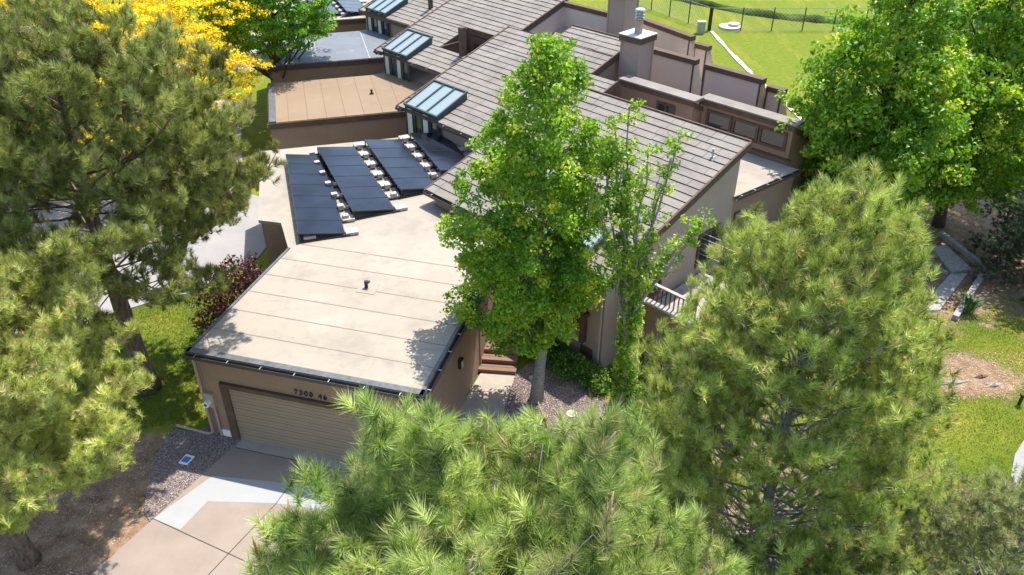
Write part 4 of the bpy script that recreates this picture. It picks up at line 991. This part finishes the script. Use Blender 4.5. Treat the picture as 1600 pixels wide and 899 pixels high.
# slender multi stemmed tree with ivy clad trunk
def slender():
    global rng; rng = np.random.default_rng(61); random.seed(61)
    T = empty('slender_tree', (3.3, 18.1, 0), 'thin half bare multi-stemmed tree with leafy trunk beside the maple', 'tree'); B = Vector((3.3, 18.1, 0)); tb = MB()
    top = Vector((3.2, 18.05, 3.6)); tb.tube([B, B.lerp(top, .5)+Vector((.04, 0, 0)), top], [.13, .11, .09], 9)
    C = []; Rr = []
    tips = [((985, 165), 18.2, 1), ((1056, 212), 18.6, 1), ((1010, 235), 17.6, .6), ((940, 215), 18.8, 1), ((962, 190), 17.9, .9), ((1030, 280), 18.9, .25), ((925, 300), 17.6, .8), ((1098, 345), 18.0, .9), ((1000, 300), 18.4, .3), ((975, 260), 17.8, .8), ((1075, 385), 17.6, .2), ((1045, 245), 18.2, .3)]
    for (px, y, leaf) in tips:
        r = ((px[0]-800)/FPX, cos(TH)+(449.5-px[1])/FPX*sin(TH), -sin(TH)+(449.5-px[1])/FPX*cos(TH)); t_ = y/r[1]
        e = Vector((r[0]*t_, y, 16.5+r[2]*t_)); s0_ = B.lerp(top, random.uniform(.72, 1)); pts = [s0_]
        for k in range(1, 8):
            f = k/7; q = s0_.lerp(e, f)+Vector((random.gauss(0, .06), random.gauss(0, .06), .35*sin(f*pi)*(1 if px[1] > 330 else 0)-.1*sin(f*pi))); pts.append(q)
        tb.tube(pts, [.05*(1-k/8)+.008 for k in range(8)], 6, cap=False)
        for k in range(26):
            f = random.uniform(.25, 1.0)*7; i = min(int(f), 6); q = pts[i].lerp(pts[i+1], f-i); d = Vector((random.gauss(0, 1), random.gauss(0, 1), random.uniform(.1, 1.2))).normalized()*random.uniform(.2, .6)
            tb.tube([q, q+d*.5+UPV*.03, q+d], [.012, .008, .003], 4, cap=False)
            if random.random() < leaf*.95: C.append(tuple(q+d*random.uniform(.5, 1))); Rr.append(random.uniform(.12, .26))
            if random.random() < leaf*.4: C.append(tuple(q+d*.3)); Rr.append(random.uniform(.12, .22))
    nC = len(C)
    for k in range(210):
        z = .7+3.6*random.random(); a = random.uniform(0, 6.28); rr = random.uniform(.08, .3); C.append((3.3+cos(a)*rr, 18.1+sin(a)*rr, z)); Rr.append(.17)
    C = np.array(C); cc = tint(C, (.17, .29, .03), (.33, .47, .05), (.48, .56, .08), seed=3)
    V, F, c_ = leaf_mesh(C, 30, np.array(Rr), .10, cc, .6, .9)
    tb.build('trunk', M['bark_grey'], T, True); np_mesh('crown', V, F, M['leaf'], T, col=c_)
slender()
GS = ((.07, .15, .02), (.15, .27, .035), (.22, .33, .05))
shrub('purple_shrub', 'dark purple-leaved bush beside the left edge of the garage roof', (-9.0, 22.3, 0), 1.55, 3.0, 260, 34, .10, ((.055, .018, .022), (.10, .03, .035), (.16, .06, .05)), seed=71, rad=.24)
for k, (px, R_, H_, lab) in enumerate([((895, 585), .6, .7, 'low dark green shrub at the foot of the wall below the entry window'), ((930, 600), .55, .6, 'low dark green shrub between the maple and the leafy thin trunk'), ((985, 640), .7, .8, 'spreading green shrub right of the leafy thin trunk'), ((860, 560), .6, .6, 'shaded green shrub left of the entry window, behind the maple trunk'), ((1010, 665), .5, .6, 'small shrub in front of the deck lattice')]):
    c = at(*px); shrub('shrub', lab, c, R_, H_, 90, 30, .08, GS, seed=80+k, group='shrubs along the house wall')
for k, (c, R_, H_, cl, lab) in enumerate([((9.6, 24.6, 0), .9, 2.2, GS, 'bright green bush by the wall under the tan wing roof'), ((11.5, 25.0, 0), 1.3, 3.2, ((.15, .17, .08), (.24, .25, .13), (.3, .3, .2)), 'pale grey-green bush behind the broad pine top'), ((8.2, 21.5, 0), .9, 1.8, GS, 'light green bush next to the tall dark window')]):
    shrub('bush', lab, c, R_, H_, 150, 30, .09, cl, seed=90+k)
# iris like clump
def clump(c, n, h, name, label):
    T = empty(name, c, label, 'plant'); mb = MB()
    for k in range(n):
        a = random.uniform(0, 6.28); d = Vector((cos(a), sin(a), 0)); s_ = Vector((-sin(a), cos(a), 0))*.02; q = Vector(c)+d*random.uniform(0, .25); o_ = random.uniform(.15, .45)
        mb.quad(q-s_, q+s_, q+d*o_*.5+UPV*h*.7+s_*.8, q+d*o_*.5+UPV*h*.7-s_*.8); mb.quad(q+d*o_*.5+UPV*h*.7-s_*.8, q+d*o_*.5+UPV*h*.7+s_*.8, q+d*o_*1.1+UPV*h*.85)
    mb.build('blade', M['iris'], T)
M['iris'] = mat('iris_leaf', (.06, .15, .035), .5, .4, var=.3, scale=6)
clump(at(1512, 488), 90, .7, 'iris_clump', 'dark green iris clump beside the grey planks')

# grass blades on the lawns nearest the camera
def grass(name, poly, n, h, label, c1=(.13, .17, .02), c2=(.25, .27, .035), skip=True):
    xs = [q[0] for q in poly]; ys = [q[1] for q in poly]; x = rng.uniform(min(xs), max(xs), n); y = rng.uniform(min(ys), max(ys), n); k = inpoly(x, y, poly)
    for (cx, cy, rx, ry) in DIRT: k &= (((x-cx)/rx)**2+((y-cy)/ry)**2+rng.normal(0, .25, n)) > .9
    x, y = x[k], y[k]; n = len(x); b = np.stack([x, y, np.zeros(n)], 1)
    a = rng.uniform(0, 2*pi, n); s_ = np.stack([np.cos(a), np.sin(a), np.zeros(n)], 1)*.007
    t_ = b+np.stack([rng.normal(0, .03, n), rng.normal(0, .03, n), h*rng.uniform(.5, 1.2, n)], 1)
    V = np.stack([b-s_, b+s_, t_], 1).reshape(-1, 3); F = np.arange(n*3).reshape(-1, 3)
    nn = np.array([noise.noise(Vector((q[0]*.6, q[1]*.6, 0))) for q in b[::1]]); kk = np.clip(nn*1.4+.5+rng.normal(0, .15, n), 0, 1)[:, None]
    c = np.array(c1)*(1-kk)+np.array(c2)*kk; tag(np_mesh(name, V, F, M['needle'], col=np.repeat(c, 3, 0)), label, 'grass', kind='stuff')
grass('grass', [tuple(at(*q)[:2]) for q in ((1380, 520), (1480, 500), (1640, 470), (1700, 700), (1560, 870), (1500, 899), (1380, 899))], 90000, .06, 'yellow-green lawn at the right edge between the pines and the dirt patch')
grass('grass', [(-14, 16.5), (-9.2, 17.8), (-8.2, 22.5), (-10.5, 25.2), (-16, 22.5)], 80000, .06, 'shaded lawn around the tall pine trunk and purple bush', (.06, .12, .015), (.13, .18, .02))  # darker blade colours than the right lawn, shade painted into them

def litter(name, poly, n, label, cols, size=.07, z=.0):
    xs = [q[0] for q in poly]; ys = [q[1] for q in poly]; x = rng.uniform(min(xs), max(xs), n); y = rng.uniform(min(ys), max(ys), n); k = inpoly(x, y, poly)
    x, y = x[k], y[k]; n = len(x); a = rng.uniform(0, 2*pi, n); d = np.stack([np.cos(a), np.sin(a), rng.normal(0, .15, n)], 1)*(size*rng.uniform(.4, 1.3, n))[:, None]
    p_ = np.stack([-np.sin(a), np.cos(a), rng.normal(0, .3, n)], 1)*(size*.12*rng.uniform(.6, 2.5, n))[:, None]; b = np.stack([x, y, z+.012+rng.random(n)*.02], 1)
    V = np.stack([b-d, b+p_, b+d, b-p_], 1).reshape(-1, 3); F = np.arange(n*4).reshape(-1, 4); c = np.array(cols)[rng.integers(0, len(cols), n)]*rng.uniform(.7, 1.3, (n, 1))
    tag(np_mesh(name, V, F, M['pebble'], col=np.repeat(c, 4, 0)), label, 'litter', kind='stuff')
LC = [(.36, .23, .13), (.46, .33, .20), (.27, .17, .10), (.54, .42, .29), (.38, .24, .12)]
litter('pine_litter', [(-14.5, 9.5), (-10.9, 10.8), (-9.7, 13.8), (-10.0, 16.8), (-12.5, 16.5), (-16, 15)], 14000, 'brown pine needle litter on the bare dirt left of the driveway', LC, .035)
litter('pine_litter', [(12.3, 18.6), (16.8, 18.7), (17.2, 21.0), (12.5, 21.2)], 3500, 'dry twigs and litter on the bare patch in the right lawn', LC, .04)
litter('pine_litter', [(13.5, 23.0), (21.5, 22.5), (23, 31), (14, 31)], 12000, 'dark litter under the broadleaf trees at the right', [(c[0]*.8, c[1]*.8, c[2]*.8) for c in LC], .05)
# ------------------------------------------------------------------ fence, field, small things
def fence_run(name, label, p, q, npost, h=1.6, mainposts=()):
    p, q = Vector(p), Vector(q); d = (q-p); L_ = d.length; dn = d.normalized(); T = empty(name, p, label, 'fence')
    for k in range(npost+1):
        c = p+d*k/npost; MB().tube([c, c+UPV*(h+.05)], .04 if k else .07, 6).build('post', M['black'], T)
    mb = MB(); mb.tube([p+UPV*h, q+UPV*h], .022, 5); mb.tube([p+UPV*.1, q+UPV*.1], .012, 4); mb.build('rail', M['steel'], T)
    wm = MB(); st = .28
    for k in range(int((L_-h)/st)):
        a = p+dn*k*st; wm.beam(a+UPV*.05, a+dn*h+UPV*h, .007, .007); wm.beam(a+dn*h+UPV*.05, a+UPV*h, .007, .007)
    wm.build('wire_mesh', M['steel'], T)
fence_run('field_fence', 'chain-link fence running across the green field to the right', (14.4, 58.8, 0), (52.4, 58.8, 0), 17)
fence_run('field_fence', 'black-posted fence section running away behind the houses', (14.3, 58.9, 0), (6.5, 72.0, 0), 7)
bk = MB()
for k in range(60):
    pass
# low bank in a darker green beyond the fence
kp = [at(1000, -8), at(1065, 3), at(1160, 23), at(1235, 33), at(1300, 38), at(1380, 43), at(1467, 47), at(1600, 48), at(1700, 47)]
V = []; F = []; cnt = 0
for a, b in zip(kp, kp[1:]):
    for k in range(8):
        q = a.lerp(b, k/8)+Vector((0, random.uniform(-.12, .12), 0)); hh = .30+.14*sin(cnt*.7)+random.uniform(-.05, .05)
        for (dy, z) in ((0, -.01), (.15, hh), (.9, hh*.9), (2.4, -.02)): V.append((q.x, q.y+dy, z))
        if cnt:
            for j_ in range(3): o_ = (cnt-1)*4+j_; F.append((o_, o_+4, o_+5, o_+1))
        cnt += 1
tag(np_mesh('grass_bank', np.array(V), np.array(F), M['bank']), kind='structure')
# worn stone path
pp = [at(1112, 50), at(1140, 82), at(1180, 122), at(1215, 152), at(1252, 188), at(1300, 235)]
k_ = 0
pt = empty('stone_edging', pp[0], 'line of pale edging stones crossing the field beyond the houses', 'edging')
for a, b in zip(pp, pp[1:]):
    L_ = (b-a).length; m_ = max(1, int(L_/.85))
    for k in range(m_):
        q0 = a.lerp(b, k/m_); q1 = a.lerp(b, (k+.93)/m_); s_ = (q1-q0).cross(UPV).normalized()*.13*random.uniform(.6, 1.3)
        MB().prism([tuple((q0-s_)[:2]), tuple((q1-s_)[:2]), tuple((q1+s_)[:2]), tuple((q0+s_)[:2])], -.02, .06).build('edging_stone', M['stone'], pt)
c = at(1094, 52); bx = MB().obox(c-Vector((.25, .25, 0)), (.5, 0, 0), (0, .4, 0), (0, 0, .8)); bx.prism([(c.x-.3, c.y-.3), (c.x+.3, c.y-.3), (c.x+.3, c.y+.2), (c.x-.3, c.y+.2)], .803, .86)
tag(bx.build('utility_cabinet', M['green_box']), 'small pale green utility box at the near end of the fence', 'utility box')
c = at(1140, 44); mh = MB().tube([c, c+UPV*.15], .8, 18); mh.tube([c+Vector((.3, .1, .15)), c+Vector((.3, .1, .32))], .4, 16); tag(mh.build('manhole', M['stone']), 'round pale concrete manhole by the fence corner', 'manhole')
# things on the gravel
c = at(292, 720, .03); T = empty('boxed_flyer', c, 'small blue and white packet lying on the gravel', 'packet')
xd = Vector((.95, -.3, 0)).normalized(); yd = Vector((.3, .95, 0)).normalized()
MB().obox(c-xd*.14-yd*.17+UPV*.02, xd*.28, yd*.34, UPV*.03).build('wrapper', M['white'], T)
MB().obox(c-xd*.10-yd*.11+UPV*.0525, xd*.2, yd*.2, UPV*.012).build('printed_panel', M['blue'], T)
for px, lab in (((893, 648), 'round white valve lid in the gravel, right of the maple'), ((816, 641), 'round white valve lid beside the walkway edge'), ((832, 592), 'small pale lid behind the maple trunk')):
    c = at(*px, .02); v_ = MB().tube([c, c+UPV*.05], .16 if px[0] > 850 else .11, 16); v_.tube([c+UPV*.05, c+UPV*.065], .09, 12); tag(v_.build('valve_lid', M['stone']), lab, 'valve lid')
# planks and timber edging at right
def plank(pts, z, name, lab, m='planks', cat='plank'):
    o = MB().prism([tuple(q[:2]) for q in pts], 0, z).build(name, M[m]); tag(o, lab, cat); return o
plank([at(1452, 388), at(1478, 388), at(1517, 424), at(1484, 428)], .12, 'boardwalk_panel', 'upper grey board slab of the angled garden path', 'planks', 'board')
plank([at(1484, 431), at(1510, 431), at(1467, 488), at(1432, 488)], .10, 'boardwalk_panel', 'lower grey board slab with a pale broken end', 'planks', 'board')
a, b = at(1435, 403, .08), at(1480, 428, .08); tb_ = MB().beam(a, b, .1, .14); tag(tb_.build('timber_edging', M['planks']), 'thin pale timber across the bare soil left of the boards', 'timber')
a, b = at(1540, 422, .1), at(1492, 497, .1); tb_ = MB().beam(a, b, .2, .2); tag(tb_.build('timber_edging', M['planks']), 'thick landscape timber right of the boards, by the iris', 'timber')
a, b = at(1470, 365, .1), at(1530, 412, .1); tb_ = MB().beam(a, b, .2, .2); tag(tb_.build('timber_edging', M['planks']), 'landscape timber above the boards, under the broadleaf tree', 'timber')
# roots on the bare patch
for k, (px, lab) in enumerate((((1488, 600), 'longest bleached root on the bare dirt patch'), ((1532, 590), 'dark knotted root in the middle of the dirt patch'), ((1552, 603), 'short pale root at the right of the dirt patch'))):
    c = at(*px); rt = MB()
    for j in range(4):
        a = random.uniform(2.4, 3.9) if j < 3 else .4; L_ = random.uniform(.3, 1.0)*(1 if k == 0 else .4); rt.tube([c+UPV*.05, c+Vector((cos(a), sin(a)*.5, .06))*L_*.5, c+Vector((cos(a), sin(a)*.6, 0))*L_], [.07, .04, .012], 6)
    tag(rt.build('tree_root', M['planks'] if k != 1 else M['bark']), lab, 'root')
# curved walk at the right edge
cvo = [at(1700, 610), at(1645, 640), at(1608, 675), at(1585, 712), at(1579, 745), at(1588, 785), at(1612, 830), at(1660, 885), at(1730, 930)]
cvc = Vector((18.5, 15.3, 0)); cv = cvo+[q+(cvc-q).normalized()*1.5 for q in cvo[::-1]]
sheet('curved_walk', cv, .04, M['concrete_pale'])
# small spigot stub at right edge
c = at(1592, 632); sp = MB().tube([c, c+UPV*.35], .05, 8); sp.tube([c+UPV*.35, c+UPV*.42], .09, 10); tag(sp.build('garden_light', M['black']), 'small dark path light on the lawn at the right edge', 'path light')
